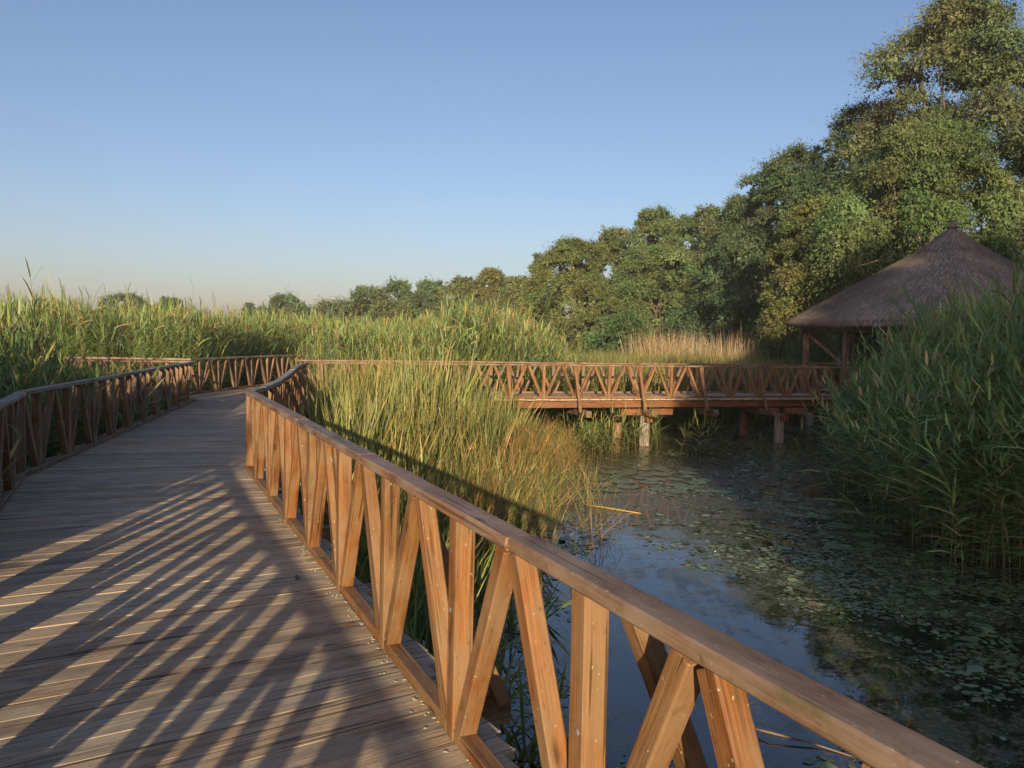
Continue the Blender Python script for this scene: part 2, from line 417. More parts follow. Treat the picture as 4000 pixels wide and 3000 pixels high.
d2 = deck_thing('boardwalk', (-7, 21, 0), 'junction platform whose grey planks run lengthwise beyond the boardwalk')
for i in range(20):
    x0 = -8.75 + i*0.185; x1 = -8.95 + i*0.21
    yb = 19.62 - (x0+8.75)*0.02
    ye = 30.0 if x1 < -6.6 else 20.75 + (x1+5.2)*0.3 + 1.9 + 0.4
    me, Mx = plank_mesh(Vector((x0+0.1, yb, rj.uniform(-.006, .002))), Vector((x1+0.35+(0.9 if ye > 29 else 0.1), ye, rj.uniform(-.006, .002))), 0.168, rj)
    put('plank', me, M_DECK, d2, Mx)
bar('cross_beam', (-9.0, 19.6, -0.13), (-4.9, 19.5, -0.13), 0.1, 0.16, M_RAILB, d2)
for p in ((-8.2, 20), (-5.3, 20), (-8.2, 24.5)): pile(d2, *p, -0.06, int(p[1]*7))
# left side walkway
d3 = deck_thing('boardwalk', (-11, 20, 0), 'side walkway of grey planks leading left into the reeds')
for i in range(36):
    x = -8.95 - i*0.158
    me, Mx = plank_mesh(Vector((x, 19.2-i*0.019, -0.004)), Vector((x+0.02, 21.6-i*0.013, -0.004)), 0.148, rj); put('plank', me, M_DECK, d3, Mx)
for y0 in (19.3, 21.3): bar('edge_beam', (-8.9, y0, -0.13), (-14.6, y0-0.6, -0.13), 0.09, 0.17, M_RAILB, d3)
for x in (-10.5, -13.5): pile(d3, x, 20.2, -0.05, int(-x*9))

# footbridge
fb = thing('footbridge', B0+BD*8, 'long wooden footbridge over the pond leading to the thatched pavilion', 'footbridge')
nP = int(BL/0.172)
for i in range(nP):
    c = B0 + BD*((i+0.5)*BL/nP)
    me, Mx = plank_mesh(c-BN*(0.3+rj.uniform(-.04, .04))+Vector((0, 0, rj.uniform(-.006, .003))), c+BN*(2.25+rj.uniform(-.03, .03))+Vector((0, 0, rj.uniform(-.006, .003))), BL/nP-rj.uniform(.008, .016), rj)
    put('plank', me, M_DECK, fb, Mx)
for off in (-0.10, 2.05):
    for k in range(4):
        a, b = B0+BD*(0.1+k*4.2), B0+BD*(0.1+(k+1)*4.2-0.006)
        bar('side_beam', a+BN*off+Vector((0, 0, -0.155)), b+BN*off+Vector((0, 0, -0.155)), 0.10, 0.215, M_BEAM, fb, (0, 0, 1), 0.002, 4, k)
for k, s in enumerate(fB):
    if k % 2 == 1:
        c = B0 + BD*(s+0.1)
        bar('cross_beam', c-BN*0.78+Vector((0, 0, -0.395)), c+BN*2.75+Vector((0, 0, -0.395)), 0.16, 0.18, M_RAILB, fb, (0, 0, 1))
for j, s in enumerate((0.15, 4.8, 9.55, 14.15)):
    c = B0 + BD*s
    for off in (0.0, 1.95):
        a = c+BN*off
        bar('corbel', a-BD*0.8+Vector((0, 0, -0.40)), a+BD*0.8+Vector((0, 0, -0.40)), 0.17, 0.19, M_BEAM, fb, (0, 0, 1)) if False else None
        if j == 1 and off > 1: a = a + BD*0.45
        pile(fb, a.x, a.y, -0.5, 20+j*3+int(off), M_PILE if off < 1 else M_RAILB)  # far piles take darker wood, standing in for shade under the bridge
    for off in (-0.10, 2.05):
        for sg in (-1, 1):
            a = c+BN*off
            bar('corbel', a+BD*(sg*0.11)+Vector((0, 0, -0.40)), a+BD*(sg*0.82)+Vector((0, 0, -0.40)), 0.13, 0.185, M_BEAM, fb, (0, 0, 1))
    bar('pile_cap', c-BN*0.30+Vector((0, 0, -0.60)), c-BN*0.17+Vector((0, 0, -0.60)), 0.2, 0.19, M_BEAM, fb, (0, 0, 1))

# lichen crust along the right kerb
V, F = [], []
rl = random.Random(5)
for i in range(90):
    y = 2.6 + 4.5*rl.random()**1.3; x = Rp(y)[0]
    c = Vector((x, y, 0)) - Vector((0.9077, 0.4195, 0))*(0.008+abs(rl.gauss(0, .035)))
    for q in range(rl.randint(1, 2)):
        r = rl.uniform(.004, .014); cc = c + Vector((rl.uniform(-.02, .02), rl.uniform(-.02, .02), 0)); b = len(V); n = 8
        V.append((cc.x, cc.y, .0075))
        for k in range(n):
            a = k*math.tau/n; q2 = r*rl.uniform(.6, 1.15); V.append((cc.x+q2*math.cos(a), cc.y+q2*math.sin(a), .003))
        F += [(b, b+1+k, b+1+(k+1) % n) for k in range(n)]
o = put('lichen', mesh('lichen', V, F), M_LICHEN, d1); o['kind'] = 'stuff'

# ------------------------------------------------------------------ thatched pavilion
AP = Vector((15.45, 28.5, 0)); VD = Vector((-0.477, -0.879, 0)).normalized(); VS = Vector((-0.879, 0.477, 0)).normalized()
pv = thing('thatched_pavilion', AP, 'open wooden pavilion with a broad grey-brown thatched roof', 'pavilion')
HD = 5.72; ZE = 2.60; ZA = 5.98
def roof_r(th, p=9.0):
    # rounded square with its corners along VD and VS
    a = th - math.pi/4; c, s = abs(math.cos(a)), abs(math.sin(a))
    return HD*0.7071*((c**p+s**p)**(-1/p))*1.045
def roof_z(f):            # f 1 at eave .. 0 at apex
    z = ZE + (ZA-0.25-ZE)*(1-f) + 0.25*max(0, 1-f/0.18)**1.3
    return z + 0.03*math.sin(math.pi*min(1, f))
nth = 160
prof = [(0.0, 0.0), (0.03, 0), (0.07, 0), (0.12, 0), (0.17, 0), (0.215, 0), (0.222, -0.05), (0.3, -0.05), (0.4, -0.05), (0.5, -0.05), (0.6, -0.05), (0.7, -0.05), (0.8, -0.05), (0.9, -0.05), (0.97, -0.06), (1.0, -0.10)]
rt = random.Random(3)
V, F = [], []
for f, dz in prof:
    for k in range(nth):
        th = k*math.tau/nth; rr = max(0.05, roof_r(th)*f)
        d = VD*math.cos(th) + VS*math.sin(th); w = 0.012*rt.uniform(-1, 1)
        V.append(AP + d*rr + Vector((0, 0, roof_z(f)+dz+w)))
for f, z in ((1.0, -0.17), (0.985, -0.25), (0.90, -0.20), (0.3, 1.9)):
    for k in range(nth):
        th = k*math.tau/nth; d = VD*math.cos(th)+VS*math.sin(th)
        V.append(AP + d*(roof_r(th)*f) + Vector((0, 0, ZE+z+0.02*rt.uniform(-1, 1))))
for i in range(len(prof)+3):
    for k in range(nth): F.append((i*nth+k, i*nth+(k+1) % nth, (i+1)*nth+(k+1) % nth, (i+1)*nth+k))
roof = put('roof', mesh('roof', V, F), M_THATCH_IN, pv)
# straws laid down the slope, and the ragged eave fringe
n = 46000
th = rng.uniform(0, math.tau, n); f = np.sqrt(rng.uniform(0.0, 1.0, n))*0.985+0.012
fr = rng.random(n) < 0.22; f[fr] = rng.uniform(0.97, 1.0, fr.sum())
rr = np.array([roof_r(t) for t in th]); zz = np.array([roof_z(x) for x in f]) - np.where(f > 0.222, 0.05, 0.0)
dirs = np.cos(th)[:, None]*np.array(VD)[None] + np.sin(th)[:, None]*np.array(VS)[None]
slope = np.array([(roof_z(min(1, x+.01))-roof_z(max(0, x-.01))) for x in f])/(0.02*rr)
P0 = np.array(AP)[None] + dirs*(rr*f)[:, None]; P0[:, 2] = zz + rng.uniform(0.0, 0.045, n)
down = dirs.copy(); down[:, 2] = slope + np.where(fr, -rng.uniform(.0, 1.2, n), rng.uniform(-.05, .16, n)); 
side = np.stack([-dirs[:, 1], dirs[:, 0], np.zeros(n)], 1)
down += side*rng.normal(0, 0.16, n)[:, None]; down /= np.linalg.norm(down, axis=1)[:, None]
Ls = rng.uniform(.10, .26, n); Ls[fr] = rng.uniform(.06, .21, fr.sum())
P0[fr, 2] -= rng.uniform(0.0, 0.22, fr.sum())
Wd = rng.uniform(.008, .019, n)
P1 = P0 + down*Ls[:, None]
Vv = np.stack([P0-side*Wd[:, None]/2, P0+side*Wd[:, None]/2, P1+side*Wd[:, None]*.3, P1-side*Wd[:, None]*.3], 1).reshape(-1, 3)
shade = rng.uniform(0.55, 1.45, n)
base = np.array([[0.335, 0.285, 0.225]])*shade[:, None]; warm = rng.random(n) < 0.12; base[warm] *= np.array([1.35, 1.15, 0.95])
colr = np.repeat(base, 4, 0)
M_STRAW = leafmat('thatch_straw', 0.0, 0.15, 0.8, 0.3, 0.9)
put('thatch_straw', np_mesh('thatch_straw', Vv, np.arange(4*n).reshape(n, 4), colr), M_STRAW, roof)['kind'] = 'stuff'
# tuft on the apex
V, F = [], []
for i, (r, z) in enumerate(((0.22, -0.10), (0.14, 0.02), (0.10, 0.10), (0.11, 0.15), (0.05, 0.17))):
    for k in range(14):
        a = k*math.tau/14; r2 = r*rt.uniform(.88, 1.1); V.append((r2*math.cos(a), r2*math.sin(a), z))
for i in range(4):
    for k in range(14): F.append((i*14+k, i*14+(k+1) % 14, (i+1)*14+(k+1) % 14, (i+1)*14+k))
F.append(tuple(56+k for k in range(14)))
put('roof_cap', mesh('roof_cap', V, F), M_THATCH_IN, roof, Matrix.Translation((AP.x, AP.y, roof_z(0))))
PD = 4.75
corner = [AP+VS*PD, AP+VD*PD, AP-VS*PD, AP-VD*PD]
for e in range(4):
    a, b = corner[e], corner[(e+1) % 4]; t = (b-a).normalized(); n_ = Vector((t.y, -t.x, 0))
    if (n_.dot(a-AP)) < 0: n_ = -n_
    bar('eave_beam', a-t*0.25+Vector((0, 0, 2.20)), b+t*0.25+Vector((0, 0, 2.20)), 0.16, 0.17, M_RAILB, pv)
    for k in range(3):
        p = a + (b-a)*(k/3)
        q = a + (b-a)*((k+1)/3)
        bar('post', p+Vector((0, 0, -0.1)), p+Vector((0, 0, 2.11)), 0.165, 0.165, M_RAILB, pv, n_)
        if k in (0, 2):
            s1, s2 = (p+t*0.10, q-t*0.14) if k == 0 else (q-t*0.10, p+t*0.14)
            bar('brace', s1+Vector((0, 0, 2.09)), s2+Vector((0, 0, 1.02)), 0.12, 0.11, M_RAILB, pv, n_)
        if e == 0 and k == 1: continue
        for zc in (0.97, 0.86, 0.12):
            bar('rail', p+t*0.085+Vector((0, 0, zc)), q-t*0.085+Vector((0, 0, zc)), 0.10 if zc > .9 else .06, 0.05, M_RAILB, pv)
        for j in range(9):
            s_ = p + (q-p)*(0.1+0.1*j)
            bar('slat', s_+Vector((0, 0, .15)), s_+Vector((0, 0, .83)), 0.03, 0.02, M_RAILB, pv, n_)
    bar('floor_beam', a+Vector((0, 0, -0.2)), b+Vector((0, 0, -0.2)), 0.14, 0.2, M_RAILB, pv)
nf = 36
for i in range(nf):
    a = corner[0].lerp(corner[1], (i+.5)/nf); b = corner[3].lerp(corner[2], (i+.5)/nf)
    me, Mx = plank_mesh(a, b, (corner[0]-corner[1]).length/nf-0.01, rj)
    put('floor_plank', me, M_DECK, pv, Mx)
for k in range(4):
    c = corner[k].lerp(AP, 0.05); pile(pv, c.x, c.y, -0.3, 200+k)
a, b = corner[0].lerp(corner[1], 0.66), corner[0].lerp(corner[1], 1.0)
nn = ((corner[0]+corner[1])/2-AP).normalized()
bar('pale_board', a+nn*0.12+Vector((0, 0, 2.05)), b+nn*0.12+Vector((0, 0, 2.05)), 0.03, 0.12, M_PILE, pv)

# ------------------------------------------------------------------ ground and water
def ground_h(x, y):
    pond = 1.0
    return -1.9
gx = np.concatenate([-np.geomspace(900, 60, 8), np.linspace(-50, 50, 51), np.geomspace(60, 900, 8)])
gy = np.concatenate([np.linspace(-120, -20, 6), np.linspace(-16, 60, 39), np.geomspace(66, 1600, 12)])
GX, GY = np.meshgrid(gx, gy)
bank = np.clip((GY-29-0.28*(GX-4))/4, 0, 1)*(GX > -30) + np.clip((-3.9-0.12*GY-GX)/4, 0, 1)*(GY > -20) + np.clip((GX-13)/4, 0, 1) + np.clip((-6-GY)/6, 0, 1)
GZ = -1.95 + 0.72*np.clip(bank, 0, 1) + 0.04*np.sin(GX*1.7)*np.cos(GY*1.3)
Vg = np.stack([GX, GY, GZ], -1).reshape(-1, 3); w_ = len(gx)
Fg = np.array([(j*w_+i, j*w_+i+1, (j+1)*w_+i+1, (j+1)*w_+i) for j in range(len(gy)-1) for i in range(w_-1)])
M_MUD = plain('marsh_mud', (0.045, 0.05, 0.025), 0.95, 0.5, 0.8)
tag(put('ground', np_mesh('ground', Vg, Fg, smooth=True), M_MUD), 'flat marshy ground under the reeds', 'ground', kind='structure')

m, nt, out = mat('pond_water')
tc = N(nt, 'ShaderNodeTexCoord'); vec = tc.outputs['Object']
big = noise(nt, vec, 0.42, 4, 0.6, 0.4); med = noise(nt, vec, 2.6, 6, 0.66, 0.8); fine = noise(nt, vec, 17.0, 4, 0.7)
sep = N(nt, 'ShaderNodeSeparateXYZ'); L(nt, vec, sep.inputs[0])
amt = mathn(nt, 'ADD', mathn(nt, 'MULTIPLY', big.outputs[0], 0.55), mathn(nt, 'MULTIPLY', med.outputs[0], 0.62))
amt = mathn(nt, 'ADD', amt, mathn(nt, 'MULTIPLY', fine.outputs[0], 0.34))
far = N(nt, 'ShaderNodeMapRange', inp={'From Min': 8.0, 'From Max': 17.0, 'To Min': -0.04, 'To Max': 0.07}); L(nt, sep.outputs[1], far.inputs[0])
amt = mathn(nt, 'ADD', amt, far.outputs[0])
msk = ramp(nt, [(0.725, (0, 0, 0)), (0.79, (1, 1, 1))]); L(nt, amt, msk.inputs[0])
wat = N(nt, 'ShaderNodeBsdfPrincipled', inp={'Base Color': (0.006, 0.010, 0.010, 1), 'Roughness': 0.025, 'IOR': 1.6, 'Specular IOR Level': 0.8})
rip = noise(nt, vec, 3.0, 2, 0.5); b = N(nt, 'ShaderNodeBump', inp={'Strength': 0.035, 'Distance': 0.05}); L(nt, rip.outputs[0], b.inputs['Height']); L(nt, b.outputs[0], wat.inputs['Normal'])
sc_c = ramp(nt, [(0.3, (0.05, 0.045, 0.022)), (0.5, (0.11, 0.105, 0.05)), (0.7, (0.19, 0.175, 0.085))]); L(nt, fine.outputs[0], sc_c.inputs[0])
scum = N(nt, 'ShaderNodeBsdfPrincipled', inp={'Roughness': 0.25, 'Specular IOR Level': 0.6}); L(nt, sc_c.outputs[0], scum.inputs['Base Color'])
b2 = N(nt, 'ShaderNodeBump', inp={'Strength': 0.5, 'Distance': 0.02}); L(nt, fine.outputs[0], b2.inputs['Height']); L(nt, b2.outputs[0], scum.inputs['Normal'])
mx = N(nt, 'ShaderNodeMixShader'); L(nt, mathn(nt, 'MULTIPLY', msk.outputs[0], 0.7), mx.inputs[0]); L(nt, wat.outputs[0], mx.inputs[1]); L(nt, scum.outputs[0], mx.inputs[2]); L(nt, mx.outputs[0], out.inputs[0])
Vw = np.array([(-40, -25, WATER), (45, -25, WATER), (45, 60, WATER), (-40, 60, WATER)])
tag(put('water', np_mesh('water', Vw, np.array([[0, 1, 2, 3]])), m), 'dark still pond water with scum and floating weed', 'water', kind='structure')

# ------------------------------------------------------------------ plants
def blade(base, d0, length, width, droop, seg, up=np.array([0, 0, 1.0]), twist=0.0, fold=None):
    """arching leaf strip as (V, quads)"""
    d = np.array(d0, float); d /= np.linalg.norm(d)
    side = np.cross(d, up); nrm = np.linalg.norm(side); side = side/nrm if nrm > 1e-4 else np.array([1.0, 0, 0])
    ct, st = math.cos(twist), math.sin(twist); nn = np.cross(side, d); side = side*ct + nn*st
    p = np.array(base, float); V = []
    for i in range(seg+1):
        t = i/seg
        w = width*(0.55+1.5*t-2.05*t*t) if seg > 1 else width*(1-t)
        w = max(w, 0.0015)
        V += [p-side*w/2, p+side*w/2]
        step = length/seg
        p = p + d*step
        d = d + np.array([0, 0, -droop/seg]); 
        if fold is not None and i == fold: d = d*0.3 + np.array([0, 0, -0.8]) + side*0.3
        d /= np.linalg.norm(d)
    F = [(2*i, 2*i+1, 2*i+3, 2*i+2) for i in range(seg)]
    return np.array(V), np.array(F)

def join(parts):
    V, F, C, b = [], [], [], 0
    for v, f, c in parts:
        V.append(v); F.append(f+b); C.append(np.broadcast_to(np.array(c), (len(v), 3))); b += len(v)
    return np.concatenate(V), np.concatenate(F), np.concatenate(C)

GREEN = np.array([0.098, 0.150, 0.055])
def reed_template(seed, h=3.6, nleaf=15, seg=3, bare=0.22, lean=0.12, plume=False, lw=0.030, dry=0.06, llen=0.46):
    r = np.random.default_rng(seed); parts = []
    la = r.uniform(0, math.tau); ld = np.array([math.cos(la), math.sin(la), 0])*lean*r.uniform(.4, 1.4)
    def stem(t): return np.array([0, 0, h*t]) + ld*h*t*t - np.array([0, 0, 1.0])*0.06*h*t**3*np.linalg.norm(ld)*3
    ns = 4; V = []
    for i in range(ns+1):
        p = stem(i/ns); w = 0.0055*(1-0.6*i/ns)
        for k in range(3): a = k*2.094; V.append(p+np.array([w*math.cos(a), w*math.sin(a), 0]))
    F = [(i*3+k, i*3+(k+1) % 3, (i+1)*3+(k+1) % 3, (i+1)*3+k) for i in range(ns) for k in range(3)]
    parts.append((np.array(V), np.array(F), (0.13, 0.135, 0.055)))
    flag = r.uniform(0, math.tau); phi = r.uniform(0, math.tau)
    for i in range(nleaf):
        t = bare + (1-bare)*((i+0.5)/nleaf)**0.85
        phi += math.pi + r.normal(0, .5)
        a = phi*0.75 + flag*0.25 if r.random() < .75 else flag + r.normal(0, .5)
        el = R(20 + 32*t + r.normal(0, 12))
        if i >= nleaf-2: el = R(r.uniform(68, 84))
        d = np.array([math.cos(a)*math.cos(el), math.sin(a)*math.cos(el), math.sin(el)])
        ln = llen*(0.75+0.5*math.sin(math.pi*min(1, t*1.02)))*r.uniform(.8, 1.2)
        dr = r.uniform(.15, 1.0) if r.random() < .75 else r.uniform(1.0, 1.9)
        c = GREEN*r.uniform(.75, 1.25)*np.array([r.uniform(.85, 1.2), 1, r.uniform(.8, 1.25)])
        if r.random() < dry*(1.8 if t < .5 else .5): c = np.array([0.26, 0.20, 0.10])*r.uniform(.7, 1.2)
        v, f = blade(stem(t), d, ln, lw*r.uniform(.75, 1.2), dr, seg, twist=r.normal(0, .45)); parts.append((v, f, c))
    if plume:
        top = stem(1.0)
        for i in range(16):
            a = r.uniform(0, math.tau); el = R(r.uniform(35, 80)); d = np.array([math.cos(a)*math.cos(el), math.sin(a)*math.cos(el), math.sin(el)])
            v, f = blade(top+np.array([0, 0, r.uniform(-.1, .12)]), d, r.uniform(.10, .2), .012, 1.2, 2); parts.append((v, f, np.array([0.21, 0.15, 0.09])*r.uniform(.8, 1.2)))
    return join(parts)

def cattail_template(seed, n=8, h=2.1, seg=5, dry=0.12):
    r = np.random.default_rng(seed); parts = []
    for i in range(n):
        a = r.uniform(0, math.tau); el = R(r.uniform(72, 88)); hh = h*r.uniform(.62, 1.1)
        d = np.array([math.cos(a)*math.cos(el), math.sin(a)*math.cos(el), math.sin(el)])
        b = np.array([r.normal(0, .03), r.normal(0, .03), 0])
        isdry = r.random() < dry
        c = np.array([0.085, 0.145, 0.045])*r.uniform(.7, 1.35) if not isdry else np.array([0.30, 0.21, 0.09])*r.uniform(.7, 1.2)
        V, F = blade(b, d, hh, .040*r.uniform(.7, 1.25), r.uniform(.0, .6) if not isdry else r.uniform(.3, 1.2), seg, twist=r.uniform(0, 3.1), fold=(3 if r.random() < (.11 if not isdry else .6) else None))
        C = np.repeat(c[None], len(V), 0); C[-4:] = C[-4:]*0.6 + np.array([0.26, 0.20, 0.08])*0.4
        parts.append((V, F, C))
    return join(parts)

def rush_template(seed, n=26, h=1.5, tan=(0.29, 0.205, 0.075), seg=4, spread=.16, head=True, w=.009, green=0.45):
    r = np.random.default_rng(seed); parts = []
    for i in range(n):
        a = r.uniform(0, math.tau); el = R(r.uniform(66, 88)); hh = h*r.uniform(.55, 1.1)
        d = np.array([math.cos(a)*math.cos(el), math.sin(a)*math.cos(el), math.sin(el)])
        b = np.array([r.normal(0, spread), r.normal(0, spread), 0])
        c = np.array(tan)*r.uniform(.7, 1.25) if r.random() > green else np.array([0.10, 0.135, 0.04])*r.uniform(.8, 1.2)
        V, F = blade(b, d, hh, w*r.uniform(.8, 1.4), r.uniform(.05, .9), seg, twist=r.uniform(0, 3.1)); parts.append((V, F, c))
        if head and r.random() < .6:
            tip = V[-1]
            for k in range(5):
                a2 = r.uniform(0, math.tau); d2 = np.array([math.cos(a2)*.6, math.sin(a2)*.6, r.uniform(-.2, .8)])
                v, f = blade(tip-np.array([0, 0, r.uniform(0, .2)]), d2, r.uniform(.05, .13), .010, .8, 1); parts.append((v, f, np.array([0.34, 0.20, 0.07])*r.uniform(.8, 1.2)))
    return join(parts)

def scatter(name, templates, pos, scale, tint=None, lean=None, zs=None, material=None, weights=None):
    """copies of the templates at pos (n,3) in one mesh"""
    n = len(pos); idx = rng.integers(0, len(templates), n) if weights is None else rng.choice(len(templates), n, p=weights)
    rot = rng.uniform(0, math.tau, n)
    Vs, Fs, Cs, base = [], [], [], 0
    for t, (TV, TF, TC) in enumerate(templates):
        ii = np.nonzero(idx == t)[0]
        if not len(ii): continue
        c, s = np.cos(rot[ii])[:, None], np.sin(rot[ii])[:, None]
        sc = scale[ii][:, None]; sz = (zs[ii][:, None] if zs is not None else sc)
        x = (TV[None, :, 0]*c - TV[None, :, 1]*s)*sc; y = (TV[None, :, 0]*s + TV[None, :, 1]*c)*sc; z = TV[None, :, 2]*sz
        if lean is not None:
            x = x + lean[ii, 0][:, None]*z*z/3.6; y = y + lean[ii, 1][:, None]*z*z/3.6
        V = np.stack([x, y, z], -1) + pos[ii][:, None, :]
        C = np.repeat(TC[None], len(ii), 0)*(tint[ii][:, None, :] if tint is not None else 1.0)
        k = len(TV)
        F = (TF[None] + (np.arange(len(ii))*k)[:, None, None] + base).reshape(-1, 4)
        base += k*len(ii)
        Vs.append(V.reshape(-1, 3)); Fs.append(F); Cs.append(C.reshape(-1, 3))
    return np_mesh(name, np.concatenate(Vs), np.concatenate(Fs), np.concatenate(Cs))

def tints(n, bright=1.0, yel=0.0, var=0.16):
    t = rng.normal(1, var, (n, 1)).clip(.55, 1.5)*bright*np.ones((1, 3))
    y = rng.normal(yel, .12, n); t[:, 0] *= 1+y; t[:, 2] *= 1-y*0.8
    return t
def sample(n, x0, x1, y0, y1): return np.stack([rng.uniform(x0, x1, n), rng.uniform(y0, y1, n), np.full(n, -1.45)], 1)

def lx(y):   # outer line of the left railing
    return np.where(y < 8.87, -2.245-(y-1.99)*0.4622, -5.42-(y-8.87)*0.2173)
T_NEAR = [reed_template(i, nleaf=19, seg=3, bare=.09, lw=.041, llen=.52, dry=.08, plume=(i == 4)) for i in range(10)]
T_MID = [reed_template(20+i, nleaf=15, seg=3, lw=.036, llen=.5, dry=.03, plume=(i % 6 == 0)) for i in range(8)]
T_FAR = [reed_template(40+i, nleaf=9, seg=2, lw=.06, llen=.62, bare=.45, plume=(i % 3 == 0)) for i in range(6)]

# left bed beside the boardwalk
p = sample(15000, -17, -2.5, -14, 19.0)
d = lx(p[:, 1]) - p[:, 0]                        # distance outside the rail
lim = np.where(p[:, 1] < 6.2, np.maximum(d > 0.35, False) & (p[:, 0] < -4.15), d > 0.42)
dens = np.where(d < 2.4, 1.0, np.where(p[:, 1] < 7, .75, 0.42))*np.where(p[:, 1] < 0, 0.7, 1.0)*np.where((p[:, 1] > 17.6) & (p[:, 0] < -8.0), .45, 1.0)
keep = lim & (rng.random(len(p)) < dens); p = p[keep]; d = d[keep]
# keep the bushy stems out of the camera's own view of the side walkway rails
hgt = 0.63 + 0.37*np.clip((d-0.3)/3.0, 0, 1)
hgt = np.where(p[:, 1] < 5.6, np.where(d > .6, 1.05, .85), np.where(p[:, 1] < 7.2, np.minimum(hgt, .86), hgt))
inv = (p[:, 1] > 15.5) & (p[:, 0] > -14); hgt = np.where(inv, np.minimum(hgt, .60), hgt)
z = hgt*rng.normal(1, .07, len(p))
rat = p[:, 0]/np.maximum(p[:, 1], 1)
z = np.where((p[:, 1] > 8.8) & (rat > -.57) & (rat < -.36), np.minimum(z, (1.65-.036*p[:, 1]-.22+1.45)/3.6), z)
tag(put('reed_bed', scatter('reed_bed_left', T_NEAR, p, np.full(len(p), .98), tints(len(p), 1.75, 0.02, .17), np.where(((d < .9) & (p[:, 1] > 9.5) & (rng.random(len(p)) < .22))[:, None], np.array([[.36, .1]]), 0)*rng.uniform(.3, 1.2, (len(p), 1)) + rng.normal(0, .06, (len(p), 2)), z), M_REED),
    'tall green reeds crowding the left side of the boardwalk', 'reeds', kind='stuff')
# reeds behind the junction and the bridge
def zone(n, x0, x1, y0, y1, cond=None, nearf=None):
    p = sample(n, x0, x1, y0, y1); k = np.ones(n, bool)
    if cond is not None: k &= cond(p[:, 0], p[:, 1])
    return p[k]
bridge_far = lambda x: 20.75 + 0.3*(x+5.2) + 2.35
p = zone(11000, -28, 5.6, 21.8, 34, lambda x, y: ((x < -9.1) & (y > 22.2)) | ((x > -9.1) & (x < -7.0) & (y > 31)) | ((x > -6.4) & (y > bridge_far(x)+.4) & (x < 2.3+0.05*(y-25))))
mnd = np.interp(p[:, 0], [-28, -9, -6, -3.5, -1.5, 0.2, 1.2, 2.2, 3], [1.06, .97, .87, .92, 1.08, 1.02, .88, .70, .58])
lowf = np.array([mnoise.noise(Vector((x*.35, y*.35, 1.7))) for x, y, _ in p])
z = mnd*rng.normal(1, .07, len(p))*(1+.13*lowf)*np.where(p[:, 0] > -6.4, np.clip(.72+.14*(p[:, 1]-bridge_far(p[:, 0])), .6, 1), 1)
tag(put('reed_bed', scatter('reed_bed_middle', T_MID, p, np.full(len(p), 1.0), tints(len(p), 1.85, .08, .15), rng.normal(0, .06, (len(p), 2)), z), M_REED),
    'sunlit green reed bank rising behind the footbridge and the junction', 'reeds', kind='stuff')
p = zone(15000, -70, 3, 34, 95, lambda x, y: (x < -0.6-(y-34)*.03) & (x > -0.72*y-6))
z = np.clip(rng.normal(1.0, .07, len(p)), .8, 1.2)
q = zone(6000, -125, -2, 95, 170, lambda x, y: (x > -0.72*y-6))
p = np.concatenate([p, q]); z = np.concatenate([z, np.clip(rng.normal(1.0, .1, len(q)), .75, 1.25)])
tag(put('reed_field', scatter('reed_field', T_FAR, p, np.full(len(p), 1.15), tints(len(p), 1.7, .2), rng.normal(0, .05, (len(p), 2)), z), M_REED),
    'wide pale green reed field stretching to the far trees', 'reeds', kind='stuff')
# shaded bed on the right
bx = np.array([9.0, 10.6, 12.0, 13.0, 15.7, 18.4, 21.0, 24.0, 28.0]); bl = np.array([7.6, 6.1, 6.0, 6.15, 6.6, 7.4, 8.7, 10.5, 13.2])
p = zone(16000, 5.5, 19, 9.6, 25.5, lambda x, y: (x > np.interp(y, bx, bl)) & (y < 20.75+.3*(x+5.2)-1.0) & ((x < 10.2) | (((np.abs((x-15.45)*VD.x+(y-28.5)*VD.y)+np.abs((x-15.45)*VS.x+(y-28.5)*VS.y)) > 5.4))))
d = np.minimum(p[:, 0]-np.interp(p[:, 1], bx, bl), (p[:, 1]-9.4)*1.5)
keep = rng.random(len(p)) < np.where(d < 0.5, .25, np.where(d < 2.5, .62, .4)); p, d = p[keep], d[keep]
z = (0.50+0.50*np.clip(d/2.6, 0, 1))*rng.normal(1.0, .075, len(p))*np.where(p[:, 1] > 18, .93, 1)*np.where(p[:, 0] > 9.3, 1.07, 1)*(1+.20*np.array([mnoise.noise(Vector((x*.55, y*.55, 8.0))) for x, y, _ in p]))
ln = rng.normal(0, .13, (len(p), 2)); ln[:, 0] -= np.clip(.9-d, 0, .9)*.55*np.interp(p[:, 1], [14, 19], [1, .3]); ln[:, 1] -= np.clip(.6-d, 0, .6)*.2
tag(put('reed_bed', scatter('reed_bed_right', T_NEAR, p, np.full(len(p), 1.0), tints(len(p), 2.1, -.02, .26), ln, z), M_REED),
    'dense shaded blue-green reeds in front of the pavilion', 'reeds', kind='stuff')
# reeds behind and around the pavilion
p = zone(2600, 9, 30, 30, 42, lambda x, y: ((x-15.45)**2+(y-28.5)**2 > 36) & (x > .345*y) & (y > 34))
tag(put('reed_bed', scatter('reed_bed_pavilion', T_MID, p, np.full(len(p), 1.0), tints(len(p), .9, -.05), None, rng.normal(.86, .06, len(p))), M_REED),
    'dark green reeds standing behind the pavilion posts', 'reeds', kind='stuff')
